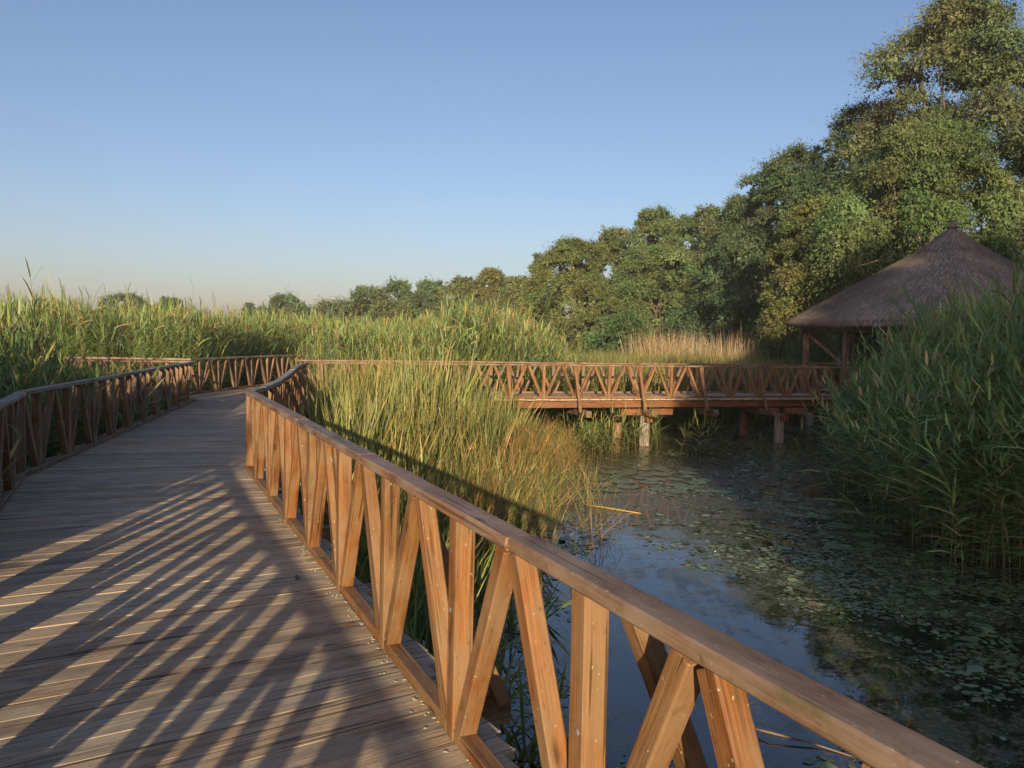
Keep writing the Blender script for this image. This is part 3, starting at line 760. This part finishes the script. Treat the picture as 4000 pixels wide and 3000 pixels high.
# low sedge beyond the bridge
T_SEDGE = [cattail_template(70+i, 10, 2.2, 3, .05) for i in range(5)]
p = zone(9000, 1.4, 20, 26.3, 53, lambda x, y: (y > bridge_far(x)+1.2+np.clip(x-6, 0, 9)*.35) & (x > 2.0) & ((x-15.45)**2+(y-28.5)**2 > 40))
tag(put('sedge_bed', scatter('sedge_bed', T_SEDGE, p, np.full(len(p), 1.5), tints(len(p), 1.1, .08), rng.normal(0, .06, (len(p), 2)), rng.normal(1.03, .08, len(p))), M_REED),
    'low green sedge beyond the bridge, partly in evening shade', 'sedge', kind='stuff')
T_TAN = [rush_template(90+i, 12, 3.3, (0.48, 0.37, 0.23), 3, .3, True, .03, .06) for i in range(4)]
for (x0, x1, y0, y1, n, lab, zz) in ((7.6, 11.2, 46.5, 50, 210, 'dense tuft of dry tan reeds before the dark willows', 1.05), (10.8, 16.2, 43.5, 46.5, 260, 'thin band of dry tan reed stalks left of the pavilion', .98)):
    p = zone(n, x0, x1, y0, y1)
    tag(put('dry_reeds', scatter('dry_reeds', T_TAN, p, np.full(len(p), 1.0), tints(len(p), 1.0, 0), None, rng.normal(zz, .1, len(p))), M_REED), lab, 'dry reeds', kind='stuff')

# cattails between the boardwalk and the bridge
def rx(y): return np.where(y < 9.62, 0.64-(y-1.37)*0.4622, np.interp(y, [9.62, 11.65, 14.8, 18.3, 20.1], [-3.21, -3.5, -4.18, -4.95, -5.2]))
T_CAT = [cattail_template(i+110, 9, 2.15, 5, .08) for i in range(8)]
cy = np.array([5.6, 6.3, 7.0, 9.0, 12.0, 15.2, 18.0, 20.0, 22.5, 24.5]); cxr = np.array([0.35, 0.48, 0.35, .35, .62, .85, 1.15, 1.3, 1.75, 2.2])
p = zone(9000, -6, 2.4, 5.6, 23.6, lambda x, y: (x > rx(y)+.62) & (x < np.interp(y, cy, cxr)) & (y < 20.75+.3*(x+5.2)-.75))
edge = np.interp(p[:, 1], cy, cxr)-p[:, 0] - .45 + .9*np.array([mnoise.noise(Vector((x*.9, y*.55, 2.0))) for x, y, _ in p])
keep = rng.random(len(p)) < .38*np.clip(.16+.55*edge, .10, 1)*np.where(p[:, 1] < 7.6, 1.5, 1); p = p[keep]; edge = edge[keep]
z = rng.normal(1, .09, len(p))*np.interp(p[:, 1], [5.6, 8, 11, 16, 20, 23], [.74, .78, .86, 1.02, 1.22, 1.22])*np.clip(.30+.24*edge, .30, 1)*(1+.22*np.array([mnoise.noise(Vector((x*.6, y*.6, 5.0))) for x, y, _ in p]))
tag(put('cattail_bed', scatter('cattail_bed', T_CAT, p, np.full(len(p), 1.0), tints(len(p), 1.6, .04, .24), rng.normal(0, .11, (len(p), 2)), z), M_REED),
    'sunlit cattail stand filling the bend between boardwalk and footbridge', 'cattails', kind='stuff')
T_RUSH = [rush_template(130+i, 30, 1.55, seg=4) for i in range(5)]
p = zone(900, -5, 1.9, 10, 23.4, lambda x, y: (x > rx(y)+.9) & (x < np.interp(y, cy, cxr)+.75) & (y < 20.75+.3*(x+5.2)-.8))
edge = np.interp(p[:, 1], cy, cxr)-p[:, 0]
keep = rng.random(len(p)) < np.where(edge < 0, .16, np.where(edge < 1.3, .6, .10)); p = p[keep]; edge = edge[keep]
z = rng.normal(1, .12, len(p))*np.where(edge > 1.3, 1.05, .42+.36*np.clip(edge, 0, 1.3))
tag(put('rush_tufts', scatter('rush_tufts', T_RUSH, p, np.full(len(p), 1.0), tints(len(p), 1.2, .05), rng.normal(0, .10, (len(p), 2)), z), M_REED),
    'feathery golden rushes at the water edge of the cattails', 'rushes', kind='stuff')
# sparse young stems at the pile and under the bridge
T_YNG = [reed_template(160+i, 1.5, 9, 3, .2, .35, lw=.03, llen=.5) for i in range(5)]
p = np.concatenate([zone(110, 1.5, 4.4, 19.0, 23.0, lambda x, y: (x < 1.9+(y-18)*.55)), zone(11, 4.0, 5.8, 20.0, 22.5), zone(8, 5.6, 7.4, 16, 19)])
tag(put('young_reeds', scatter('young_reeds', T_YNG, p, rng.uniform(.35, .85, len(p)), tints(len(p), 1.45, .22), rng.normal(0, .2, (len(p), 2))), M_REED),
    'sparse yellowing young reeds around the foot of the bridge pile', 'reeds', kind='stuff')

# single stalks one can point at
def stalk(name, tmpl, loc, rot, sc, label, tint=1.0, tilt=(0, 0)):
    V, F, C = tmpl
    Mx = Matrix.Translation(loc) @ Matrix.Rotation(tilt[1], 4, 'Y') @ Matrix.Rotation(tilt[0], 4, 'X') @ Matrix.Rotation(rot, 4, 'Z') @ Matrix.Scale(sc, 4)
    return tag(put(name, np_mesh(name, V, F, C*tint), M_REED, None, Mx), label, 'reed')
stalk('reed_stalk', reed_template(301, 3.7, 15, 3, lean=.1), (-8.35, 14.2, -1.45), .4, 1.13, 'tall dark reed stalk rising above the left reeds against the sky', .8)
stalk('reed_stalk', reed_template(302, 2.2, 13, 3, .3, .2), (6.15, 12.6, -1.40), 2.2, 1.0, 'drooping reed with sunlit yellow leaf tips leaning over the water', 1.35, (0.25, -1.02))
stalk('reed_stalk', reed_template(303, 2.4, 12, 3, .35, .1), (6.3, 11.5, -1.42), 1.2, 1.0, 'upright pale reed stalk standing alone before the right reeds', 1.15)
stalk('reed_stalk', reed_template(304, 1.2, 8, 3, .3, .3), (5.9, 17.2, -1.42), .2, 1.0, 'short reed standing alone in the open water', 1.0, (0, -.4))

stalk('reed_stalk', reed_template(305, 4.1, 16, 3, .3, .08), (9.9, 15.5, -1.45), .9, 1.0, 'tallest reed of the right bed standing out against the thatch', 1.1)
# ------------------------------------------------------------------ floating plants
M_PAD = leafmat('floating_leaf', 0.05, 0.5, 0.32, 0.3, 3.0)
def ngon_discs(c, r, k=6, tilt=.05, col=None, jitter=.25):
    n = len(c); a = np.arange(k)*math.tau/k
    rr = r[:, None]*(1+rng.uniform(-jitter, jitter, (n, k)))
    ph = rng.uniform(0, math.tau, n)[:, None]
    x = rr*np.cos(a+ph); y = rr*np.sin(a+ph); tx = rng.normal(0, tilt, (n, 2))
    z = x*tx[:, :1] + y*tx[:, 1:]; z -= z.min(1, keepdims=True)*.7
    V = np.stack([x+c[:, :1], y+c[:, 1:2], z+c[:, 2:3]], -1).reshape(-1, 3)
    return V, np.arange(n*k).reshape(n, k), np.repeat(col, k, 0)
def clump(P, s, off=0.0): return np.array([mnoise.noise(Vector((x*s+off, y*s, 3.3))) for x, y, _ in P])
c = np.concatenate([sample(40000, -.6, 7.2, 1.4, 12), sample(40000, .3, 12, 9, 30)])
c[:, 2] = WATER+.004
openw = np.exp(-(((c[:, 0]-2.3-.06*(c[:, 1]-9))/1.5)**2 + ((c[:, 1]-9.0)/4.6)**2))      # the open patch of sky-blue water
g = clump(c, .55) + .6*clump(c, 1.7, 9) + .35*clump(c, 5, 4)
right = np.clip((c[:, 0]-3.0-.10*(c[:, 1]-6))/1.6, 0, 1)
under = np.clip((1.7-c[:, 0])/1.2, 0, 1)*np.clip((8-c[:, 1])/2, 0, 1)
keep = g > (.18 + .46*openw - .48*right - .75*under + .12*rng.normal(0, 1, len(c)))
keep &= rng.random(len(c)) < .85
c = c[keep]; n = len(c)
col = np.array([[.14, .19, .085]])*rng.uniform(.6, 1.5, (n, 1)); yl = rng.random(n) < .10; col[yl] = np.array([.20, .19, .05])*rng.uniform(.7, 1.2, (yl.sum(), 1))
br = rng.random(n) < .12; col[br] = np.array([.12, .085, .045])*rng.uniform(.7, 1.3, (br.sum(), 1))
r_ = np.exp(rng.normal(-3.82, .42, n)).clip(.010, .075)*np.where(c[:, 1] > 12, 1.25, 1.0)
V1, F1, C1 = ngon_discs(c, r_, 6, .07, col)
fl = c[rng.choice(n, 70, replace=False)].copy(); fl[:, 2] += .02
V2, F2, C2 = ngon_discs(fl, rng.uniform(.010, .018, 70), 6, .3, np.full((70, 3), .75)*np.array([[1, .98, .9]]))
tag(put('floating_plants', np_mesh('floating_plants', np.concatenate([V1, V2]), np.concatenate([F1, F2+len(V1)]), np.concatenate([C1, C2])), M_PAD),
    'small round floating leaves and tiny white flowers covering the pond', 'floating plants', kind='stuff')

def pad_mesh(seed):
    r = random.Random(seed); k = 22; V = [(0, 0, .004)]; F = []
    for i in range(k):
        a = .18 + (math.tau-.36)*i/(k-1); q = 1+r.uniform(-.04, .04)
        V.append((.55*q*math.cos(a), .55*q*math.sin(a), .004+r.uniform(0, .01)))
    for i in range(k):
        a = .14 + (math.tau-.28)*i/(k-1); q = 1+r.uniform(-.05, .05)
        V.append((q*math.cos(a), q*math.sin(a), r.uniform(.0, .05) if r.random() < .4 else 0.004))
    F = [(0, 1+i, 2+i) for i in range(k-1)] + [(1+i, 1+k+i, 2+k+i, 2+i) for i in range(k-1)]
    return mesh('lily_pad', V, F, True)
M_LILY = plain('lily_leaf', (0.12, 0.165, 0.075), 0.32, 0.3, 3)
M_LILYY = plain('yellow_lily_leaf', (0.36, 0.25, 0.04), 0.4, 0.3, 3)
M_LILYB = plain('brown_lily_leaf', (0.20, 0.075, 0.03), 0.5, 0.3, 3)
pm = [pad_mesh(i) for i in range(4)]
rp = random.Random(21)
placed = []
def pads(n, x0, x1, y0, y1, grp, lab, special=()):
    k = 0; tries = 0
    while k < n and tries < 4000:
        tries += 1
        x, y = rp.uniform(x0, x1), rp.uniform(y0, y1); r = rp.uniform(.15, .27)
        if any((x-a)**2+(y-b)**2 < (.82*(r+s))**2 for a, b, s in placed): continue
        placed.append((x, y, r)); me = pm[k % 4]; mm, ll, gg = M_LILY, lab, grp
        for (kk, m2, l2) in special:
            if kk == k: mm, ll, gg = m2, l2, None
        if mm is not M_LILY: me = me.copy(); me.materials.clear()
        o = put('lily_pad', me, mm, None, Matrix.Translation((x, y, WATER+.008+.002*k % .012)) @ Matrix.Rotation(rp.uniform(0, 6.28), 4, 'Z') @ Matrix.Scale(r, 4))
        tag(o, ll, 'lily pad', gg); k += 1
pads(46, 1.3, 4.5, 16.2, 19.4, 'lily pads in front of the bridge pile', 'round green lily pad in the patch between rushes and bridge pile', ((3, M_LILYY, 'yellow lily pad among green ones before the bridge pile'), (8, M_LILYB, 'reddish brown dying lily pad among green ones before the bridge pile')))
pads(16, 5.0, 7.0, 11.6, 15.6, 'lily pads under the right reeds', 'dull green lily pad at the foot of the right reeds')

# floating stick, twigs, leaves on the deck
def tube(name, pts, r0, r1, m, label, cat, n=7):
    V, F = [], []; P = [Vector(p) for p in pts]
    for i, p in enumerate(P):
        t = (P[min(i+1, len(P)-1)]-P[max(i-1, 0)]).normalized(); q = t.to_track_quat('Z', 'Y'); r = r0+(r1-r0)*i/(len(P)-1)
        for k in range(n): a = k*math.tau/n; V.append(p + q @ Vector((r*math.cos(a), r*math.sin(a), 0)))
    for i in range(len(P)-1):
        for k in range(n): F.append((i*n+k, i*n+(k+1) % n, (i+1)*n+(k+1) % n, (i+1)*n+k))
    F.append(tuple(range(n-1, -1, -1))); F.append(tuple((len(P)-1)*n+k for k in range(n)))
    b = P[0].copy(); me = mesh(name, [v-b for v in V], F, True)
    return tag(put(name, me, m, None, Matrix.Translation(b)), label, cat)
M_STICK = plain('yellow_cane', (0.42, 0.27, 0.07), 0.5, 0.3, 8)
M_TWIG = plain('dead_twig', (0.20, 0.13, 0.075), 0.8, 0.4, 12)
tube('floating_stick', [(1.35, 14.75, WATER+.02), (1.7, 14.45, WATER+.03), (2.1, 14.2, WATER+.02), (2.35, 14.12, WATER+.0)], .016, .009, M_STICK, 'yellow cane stalk floating beside the golden rushes', 'stick')
tube('floating_twig', [(1.82, 6.25, WATER+.02), (2.05, 6.05, WATER+.05), (2.35, 5.95, WATER+.02), (2.62, 5.78, WATER+.0)], .011, .005, M_TWIG, 'brown twig floating on dark water beyond the near railing', 'twig')
M_DRYL = leafmat('dry_leaf', .2, .2, .6, .3, 8)
def flat_leaf(loc, rot, ln, w, c, label, curl=.02):
    V, F = blade((0, 0, .006), (1, 0, .15), ln, w, .35, 4)
    V = V - np.array([0, 0, V[:, 2].min()-.003])
    Mx = Matrix.Translation(loc) @ Matrix.Rotation(rot, 4, 'Z')
    tag(put('fallen_leaf', np_mesh('fallen_leaf', V, F, np.tile(np.array(c), (len(V), 1))), M_DRYL, None, Mx), label, 'leaf')
flat_leaf((-4.55, 8.35, .003), .12, .34, .055, (.10, .11, .03), 'broad green reed leaf lying flat on the shaded planks')
flat_leaf((-5.0, 9.1, .003), .75, .42, .02, (.34, .31, .25), 'long pale dry reed leaf lying beside the left kerb')
flat_leaf((-4.98, 8.75, .003), -.5, .34, .016, (.17, .14, .10), 'thin brown reed leaf lying against the left kerb')
flat_leaf((-4.65, 8.55, .003), .9, .2, .016, (.33, .30, .24), 'short bleached leaf piece in the middle of the shaded planks')
flat_leaf((-.92, 4.47, .003), .6, .055, .03, (.33, .12, .05), 'small reddish brown leaf by the right kerb', .02)
flat_leaf((-1.42, 5.3, .003), 1.9, .12, .035, (.13, .15, .08), 'small grey-green leaf sprig on the sunlit planks')
flat_leaf((-1.95, 4.15, .003), .2, .05, .02, (.22, .14, .09), 'tiny brown leaf in the middle of the near planks')
# grass blades poking through the right railing
parts = []
for i in range(7):
    a = R(200+i*14); v, f = blade((0, 0, 0), (math.cos(a)*.7, math.sin(a)*.7, .75), .38+.05*(i % 3), .012, 1.7, 5, twist=.3*i); parts.append((v, f, GREEN*1.2 if i % 3 else np.array([.3, .22, .1])))
V, F, C = join(parts)
tag(put('grass_tuft', np_mesh('grass_tuft', V, F, C), M_REED, None, Matrix.Translation((-1.15, 5.75, -.04))), 'green grass tuft poking through the right railing', 'grass tuft')

# ------------------------------------------------------------------ trees
def tree(name, x, y, h, w, nleaf, leaf, seed, label, group=None, tint=(1, 1, 1), low=.08, sq=.9, droop=.5, top=.55, dep=None, orange=0.0, lobes=None, base=-1.3, narrow=1.0, cat='tree'):
    r = np.random.default_rng(seed)
    root = thing(name, (x, y, base), label, cat, group)
    dep = dep or w
    n_l = lobes or int(max(84, min(190, 92*h/w)))
    # lobe centres: an even spiral over an uneven egg, some of them sunk inside
    k = np.arange(n_l)+.5
    t = np.clip(k/n_l + r.normal(0, .03, n_l), .01, .995); ang = k*2.39996 + r.normal(0, .35, n_l)
    prof = np.sin(np.pi*np.clip(t*.80+.16, 0, 1))**.55*(1-.25*np.clip((t-top)/(1-top), 0, 1))
    rad = np.where(r.random(n_l) < .24, r.uniform(.1, .55, n_l), r.uniform(.66, .98, n_l))*prof*.80
    rl = w*(.085+.115*r.random(n_l)**1.5)*(1-.18*t)*sq
    lc = np.stack([np.cos(ang)*rad*w/2, np.sin(ang)*rad*dep/2, h*(low+(1-low)*t*.96)], 1)
    # leading shoots on the skyline
    lc[:, 0] += r.normal(0, w*.03, n_l)
    lc[:, 2] = np.minimum(lc[:, 2], h-rl*.75)
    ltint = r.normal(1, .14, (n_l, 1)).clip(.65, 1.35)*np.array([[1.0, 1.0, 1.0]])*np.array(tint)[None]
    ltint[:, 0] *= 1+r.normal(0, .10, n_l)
    if orange > 0:
        oo = r.random(n_l) < orange; ltint[oo] *= np.array([1.28, 1.03, .8])
    ntw = nleaf//13; li = r.choice(n_l, ntw, p=(rl**2)/np.sum(rl**2))
    out = lc[li]-np.array([0, 0, h*.45]); out /= (np.linalg.norm(out, axis=1, keepdims=True)+1e-6)
    dv = r.normal(0, 1, (ntw, 3)); dv /= np.linalg.norm(dv, axis=1, keepdims=True)
    dv = dv + out*.75 + np.array([0, 0, .35]); dv /= np.linalg.norm(dv, axis=1, keepdims=True)
    tl = rl[li]*(r.uniform(.78, 1.12, ntw)+.42*(r.random(ntw) < .10))
    ti = np.repeat(np.arange(ntw), 13); s = np.sqrt(r.uniform(.16, 1.12, len(ti)))
    c = lc[li][ti]; D = dv[ti]; T = tl[ti][:, None]
    P = c + D*np.array([1, 1, 1.22])*T*s[:, None]; P[:, 2] -= (droop*T[:, 0])*s**2*.7
    P += r.normal(0, 1, P.shape)*T*.06
    ld = D*.75 + np.array([0, 0, -1.0])*droop*1.3 + r.normal(0, .55, P.shape); ld /= np.linalg.norm(ld, axis=1, keepdims=True)
    sd = np.cross(ld, D*1.0+np.array([0, 0, .25])+r.normal(0, .55, P.shape)); sd /= (np.linalg.norm(sd, axis=1, keepdims=True)+1e-6)
    ll = leaf*r.uniform(.65, 1.35, len(P))[:, None]; ww = ll*.17
    core = (s < .62)[:, None]; ll = np.where(core, ll*1.7, ll); ww = np.where(core, ll*.30, ww)      # broad inner sprays close the crown
    P[:, 2] = np.maximum(P[:, 2], .3)
    V = np.stack([P, P+ld*ll*.45+sd*ww, P+ld*ll, P+ld*ll*.45-sd*ww], 1).reshape(-1, 3)
    twt = r.normal(1, .13, (ntw, 1)).clip(.6, 1.5)
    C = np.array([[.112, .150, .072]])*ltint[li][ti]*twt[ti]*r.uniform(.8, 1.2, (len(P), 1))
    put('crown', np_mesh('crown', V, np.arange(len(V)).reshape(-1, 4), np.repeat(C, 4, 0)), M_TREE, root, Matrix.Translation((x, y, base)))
    # trunk with limbs
    Vt, Ft = [], []
    def limb(p0, p1, r0, r1, sag=.0, nseg=5, k=7):
        b = len(Vt); p0, p1 = np.array(p0, float), np.array(p1, float); bend = r.normal(0, .05, 3)*np.linalg.norm(p1-p0)
        for i in range(nseg+1):
            q = i/nseg; p = p0+(p1-p0)*q+bend*math.sin(math.pi*q); rr = r0+(r1-r0)*q
            dd = Vector(p1-p0).normalized().to_track_quat('Z', 'Y')
            for j in range(k): a = j*math.tau/k; Vt.append(tuple(Vector(p)+dd @ Vector((rr*math.cos(a), rr*math.sin(a), 0))))
        for i in range(nseg):
            for j in range(k): Ft.append((b+i*k+j, b+i*k+(j+1) % k, b+(i+1)*k+(j+1) % k, b+(i+1)*k+j))
    tr = max(.10, h*.018)
    limb((0, 0, -.2), (w*.03, 0, h*.62), tr, tr*.45, k=9)
    for i in r.choice(n_l, min(n_l, 11), replace=False):
        zb = h*r.uniform(.12, .55); limb((w*.03*zb/(h*.62), 0, zb), lc[i], tr*.42, tr*.1)
    put('trunk', mesh('trunk', Vt, Ft, True), M_BARK, root, Matrix.Translation((x, y, base)))
    return root

WIL = 'willows along the right bank'; FAR = 'trees beyond the reed field'
# x, y, height, width, leaves, leaf size, label...
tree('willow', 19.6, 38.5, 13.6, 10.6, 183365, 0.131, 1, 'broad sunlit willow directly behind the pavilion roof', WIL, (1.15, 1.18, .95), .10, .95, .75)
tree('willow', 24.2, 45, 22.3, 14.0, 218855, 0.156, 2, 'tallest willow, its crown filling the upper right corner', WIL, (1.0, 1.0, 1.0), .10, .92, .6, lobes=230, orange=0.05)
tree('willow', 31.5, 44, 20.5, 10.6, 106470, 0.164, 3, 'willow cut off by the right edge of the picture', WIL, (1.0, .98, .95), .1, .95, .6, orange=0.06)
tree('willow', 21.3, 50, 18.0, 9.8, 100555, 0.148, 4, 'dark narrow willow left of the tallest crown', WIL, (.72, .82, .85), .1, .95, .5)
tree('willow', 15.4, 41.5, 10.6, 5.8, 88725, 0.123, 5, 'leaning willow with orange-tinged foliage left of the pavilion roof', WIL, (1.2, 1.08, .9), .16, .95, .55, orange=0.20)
tree('willow', 19.2, 55, 16.4, 9.0, 88725, 0.156, 6, 'dark willow stepping down left of the narrow one', WIL, (.78, .88, .88), .1, .95, .5)  # leaf tint darkened to stand for shade, also on the next two willows
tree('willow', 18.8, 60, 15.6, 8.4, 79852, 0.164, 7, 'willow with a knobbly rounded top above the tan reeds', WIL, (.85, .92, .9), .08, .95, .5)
tree('willow', 16.3, 57.5, 10.3, 10.0, 88725, 0.156, 8, 'shaded low willow behind the thin tan reed band', WIL, (.72, .88, .95), .04, 1.0, .6)  # shade inside the bank put into the dark leaf tint
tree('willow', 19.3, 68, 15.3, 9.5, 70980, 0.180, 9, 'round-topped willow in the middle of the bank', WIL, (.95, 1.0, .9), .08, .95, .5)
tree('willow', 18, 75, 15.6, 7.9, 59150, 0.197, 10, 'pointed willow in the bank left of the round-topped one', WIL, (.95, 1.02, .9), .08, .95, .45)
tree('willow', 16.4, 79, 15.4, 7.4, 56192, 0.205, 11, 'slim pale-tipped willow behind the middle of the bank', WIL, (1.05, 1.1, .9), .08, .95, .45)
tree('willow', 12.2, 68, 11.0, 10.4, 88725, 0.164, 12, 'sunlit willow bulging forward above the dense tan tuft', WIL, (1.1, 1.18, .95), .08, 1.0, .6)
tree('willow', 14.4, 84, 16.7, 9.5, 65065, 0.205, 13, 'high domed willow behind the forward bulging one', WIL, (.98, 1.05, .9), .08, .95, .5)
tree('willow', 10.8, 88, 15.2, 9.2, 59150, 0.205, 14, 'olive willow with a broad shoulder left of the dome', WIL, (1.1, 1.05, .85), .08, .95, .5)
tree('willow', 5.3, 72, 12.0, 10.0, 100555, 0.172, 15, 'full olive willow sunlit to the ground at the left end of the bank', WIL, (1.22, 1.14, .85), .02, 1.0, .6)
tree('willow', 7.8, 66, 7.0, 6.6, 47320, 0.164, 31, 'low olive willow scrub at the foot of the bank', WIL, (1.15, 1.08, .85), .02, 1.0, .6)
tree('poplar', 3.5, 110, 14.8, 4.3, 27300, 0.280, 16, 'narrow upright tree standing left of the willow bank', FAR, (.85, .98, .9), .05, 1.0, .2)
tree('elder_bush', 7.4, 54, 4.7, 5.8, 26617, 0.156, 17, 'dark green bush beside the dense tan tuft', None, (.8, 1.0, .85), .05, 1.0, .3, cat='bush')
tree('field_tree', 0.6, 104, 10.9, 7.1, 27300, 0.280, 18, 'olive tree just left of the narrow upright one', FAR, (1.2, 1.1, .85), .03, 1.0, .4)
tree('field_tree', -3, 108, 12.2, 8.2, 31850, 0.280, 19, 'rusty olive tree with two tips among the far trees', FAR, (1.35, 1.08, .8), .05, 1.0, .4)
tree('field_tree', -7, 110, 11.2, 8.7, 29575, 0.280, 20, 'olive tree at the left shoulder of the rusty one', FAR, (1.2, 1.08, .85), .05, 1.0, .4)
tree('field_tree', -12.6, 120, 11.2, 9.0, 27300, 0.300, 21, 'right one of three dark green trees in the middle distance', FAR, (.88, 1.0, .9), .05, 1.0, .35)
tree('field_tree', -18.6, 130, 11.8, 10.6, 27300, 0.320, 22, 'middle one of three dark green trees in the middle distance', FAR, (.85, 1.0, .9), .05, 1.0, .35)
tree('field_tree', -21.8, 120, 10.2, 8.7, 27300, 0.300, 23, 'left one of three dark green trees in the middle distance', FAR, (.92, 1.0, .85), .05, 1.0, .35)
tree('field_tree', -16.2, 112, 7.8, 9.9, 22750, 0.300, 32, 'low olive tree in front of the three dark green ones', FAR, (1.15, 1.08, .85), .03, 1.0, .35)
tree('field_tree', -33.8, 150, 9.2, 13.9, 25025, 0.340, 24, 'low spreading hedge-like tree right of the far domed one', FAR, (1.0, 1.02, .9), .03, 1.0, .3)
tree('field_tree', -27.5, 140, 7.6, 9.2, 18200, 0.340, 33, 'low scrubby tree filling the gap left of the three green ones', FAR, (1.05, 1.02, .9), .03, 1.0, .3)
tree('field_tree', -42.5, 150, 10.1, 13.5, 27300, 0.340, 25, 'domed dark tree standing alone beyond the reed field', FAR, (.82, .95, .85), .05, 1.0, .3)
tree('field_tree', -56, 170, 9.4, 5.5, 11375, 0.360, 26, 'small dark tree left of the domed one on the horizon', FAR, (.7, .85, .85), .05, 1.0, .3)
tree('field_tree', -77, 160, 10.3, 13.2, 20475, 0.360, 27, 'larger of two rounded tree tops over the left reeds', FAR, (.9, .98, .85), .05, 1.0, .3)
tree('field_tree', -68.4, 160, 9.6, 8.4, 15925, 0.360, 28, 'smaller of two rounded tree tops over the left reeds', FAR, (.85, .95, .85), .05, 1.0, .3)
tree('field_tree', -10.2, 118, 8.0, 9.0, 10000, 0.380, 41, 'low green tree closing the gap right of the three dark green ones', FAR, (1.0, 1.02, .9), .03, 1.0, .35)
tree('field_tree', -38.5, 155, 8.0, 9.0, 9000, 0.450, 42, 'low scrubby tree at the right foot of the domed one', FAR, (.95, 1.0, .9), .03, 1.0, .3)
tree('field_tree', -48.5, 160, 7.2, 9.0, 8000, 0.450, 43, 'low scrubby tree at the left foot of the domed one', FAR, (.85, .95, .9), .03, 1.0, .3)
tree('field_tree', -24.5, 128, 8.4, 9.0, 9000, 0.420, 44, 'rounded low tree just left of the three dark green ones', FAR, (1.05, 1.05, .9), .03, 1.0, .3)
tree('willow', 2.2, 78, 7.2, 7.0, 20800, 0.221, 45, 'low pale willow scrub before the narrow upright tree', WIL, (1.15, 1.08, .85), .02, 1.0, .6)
# the grove at the photographer's back that shades the right half of the pond
for i, (x, y, h, w) in enumerate(((5.4, -24, 13.8, 5.4), (8.0, -25, 14.6, 6.0), (10.8, -25, 16.6, 5.4), (14.2, -26, 20.2, 7.2), (18.0, -27, 20.6, 7.5), (21, -25, 20.3, 9), (10, -21, 13.2, 7), (28, -25, 20.6, 10))):
    tree('willow', x, y, h, w, 26000, .62, 60+i, 'willow of the grove behind the viewpoint', 'grove behind the viewpoint', (1, 1, 1), .04, 1.05, .5)

# ------------------------------------------------------------------ light, sky, camera
EL, AZ = R(11.75), R(2.2)            # sun height; shadows fall 2 degrees right of +Y
w = bpy.data.worlds.new('World'); SC.world = w; w.use_nodes = True
nt = w.node_tree; nt.nodes.clear()
wo = nt.nodes.new('ShaderNodeOutputWorld'); bg = nt.nodes.new('ShaderNodeBackground'); sky = nt.nodes.new('ShaderNodeTexSky')
sky.sky_type = 'NISHITA'; sky.sun_disc = False; sky.sun_elevation = EL; sky.sun_rotation = math.pi + AZ
sky.air_density = 1.0; sky.dust_density = 1.7; sky.ozone_density = 4.0
wb = nt.nodes.new('ShaderNodeMix'); wb.data_type = 'RGBA'; wb.blend_type = 'MULTIPLY'; wb.inputs[0].default_value = 1; wb.inputs[7].default_value = (1.28, 0.97, 0.89, 1)
nt.links.new(sky.outputs[0], wb.inputs[6]); nt.links.new(wb.outputs[2], bg.inputs[0]); nt.links.new(bg.outputs[0], wo.inputs[0]); bg.inputs[1].default_value = 0.065
sl = bpy.data.lights.new('sun', 'SUN'); sl.energy = 3.05; sl.angle = R(0.55); sl.color = (1.0, 0.77, 0.50)
so = bpy.data.objects.new('sun', sl); COL.objects.link(so); so.location = (0, -30, 30)
so.rotation_euler = Vector((math.sin(AZ)*math.cos(EL), math.cos(AZ)*math.cos(EL), -math.sin(EL))).to_track_quat('-Z', 'Y').to_euler()

cd = bpy.data.cameras.new('camera'); cam = bpy.data.objects.new('camera', cd); COL.objects.link(cam)
cd.sensor_fit = 'HORIZONTAL'; cd.sensor_width = 36.0; cd.lens = 36.0*1726/2212
cd.clip_start = 0.05; cd.clip_end = 5000
q = Vector((0, math.cos(R(3.2)), -math.sin(R(3.2)))).to_track_quat('-Z', 'Y')
cam.rotation_mode = 'QUATERNION'
cam.rotation_quaternion = q @ Quaternion((0, 0, 1), R(1.1))
cam.location = (0, 0, 1.65)
SC.camera = cam
SC.view_settings.view_transform = 'Standard'; SC.view_settings.look = 'None'; SC.view_settings.gamma = 1; SC.view_settings.exposure = 1.48
SC.cycles.max_bounces = 7; SC.cycles.diffuse_bounces = 3; SC.cycles.transmission_bounces = 4; SC.cycles.glossy_bounces = 3
SC.cycles.use_denoising = True

# thin evening air
hv, hnt, hout = mat('evening_air')
pvn = hnt.nodes.new('ShaderNodeVolumePrincipled'); pvn.inputs['Density'].default_value = 0.0004; pvn.inputs['Color'].default_value = (0.93, 0.95, 1.0, 1); pvn.inputs['Anisotropy'].default_value = 0.0
hnt.links.new(pvn.outputs[0], hout.inputs['Volume'])
HV = [(x, y, z) for z in (-3.2, 26.0) for x, y in ((-910, -125), (910, -125), (910, 1610), (-910, 1610))]
hz = put('haze', mesh('haze', HV, [(3, 2, 1, 0), (4, 5, 6, 7), (0, 1, 5, 4), (1, 2, 6, 5), (2, 3, 7, 6), (3, 0, 4, 7)]), hv)
hz['kind'] = 'stuff'; hz['label'] = 'thin pale evening haze over the marsh'; hz['category'] = 'haze'
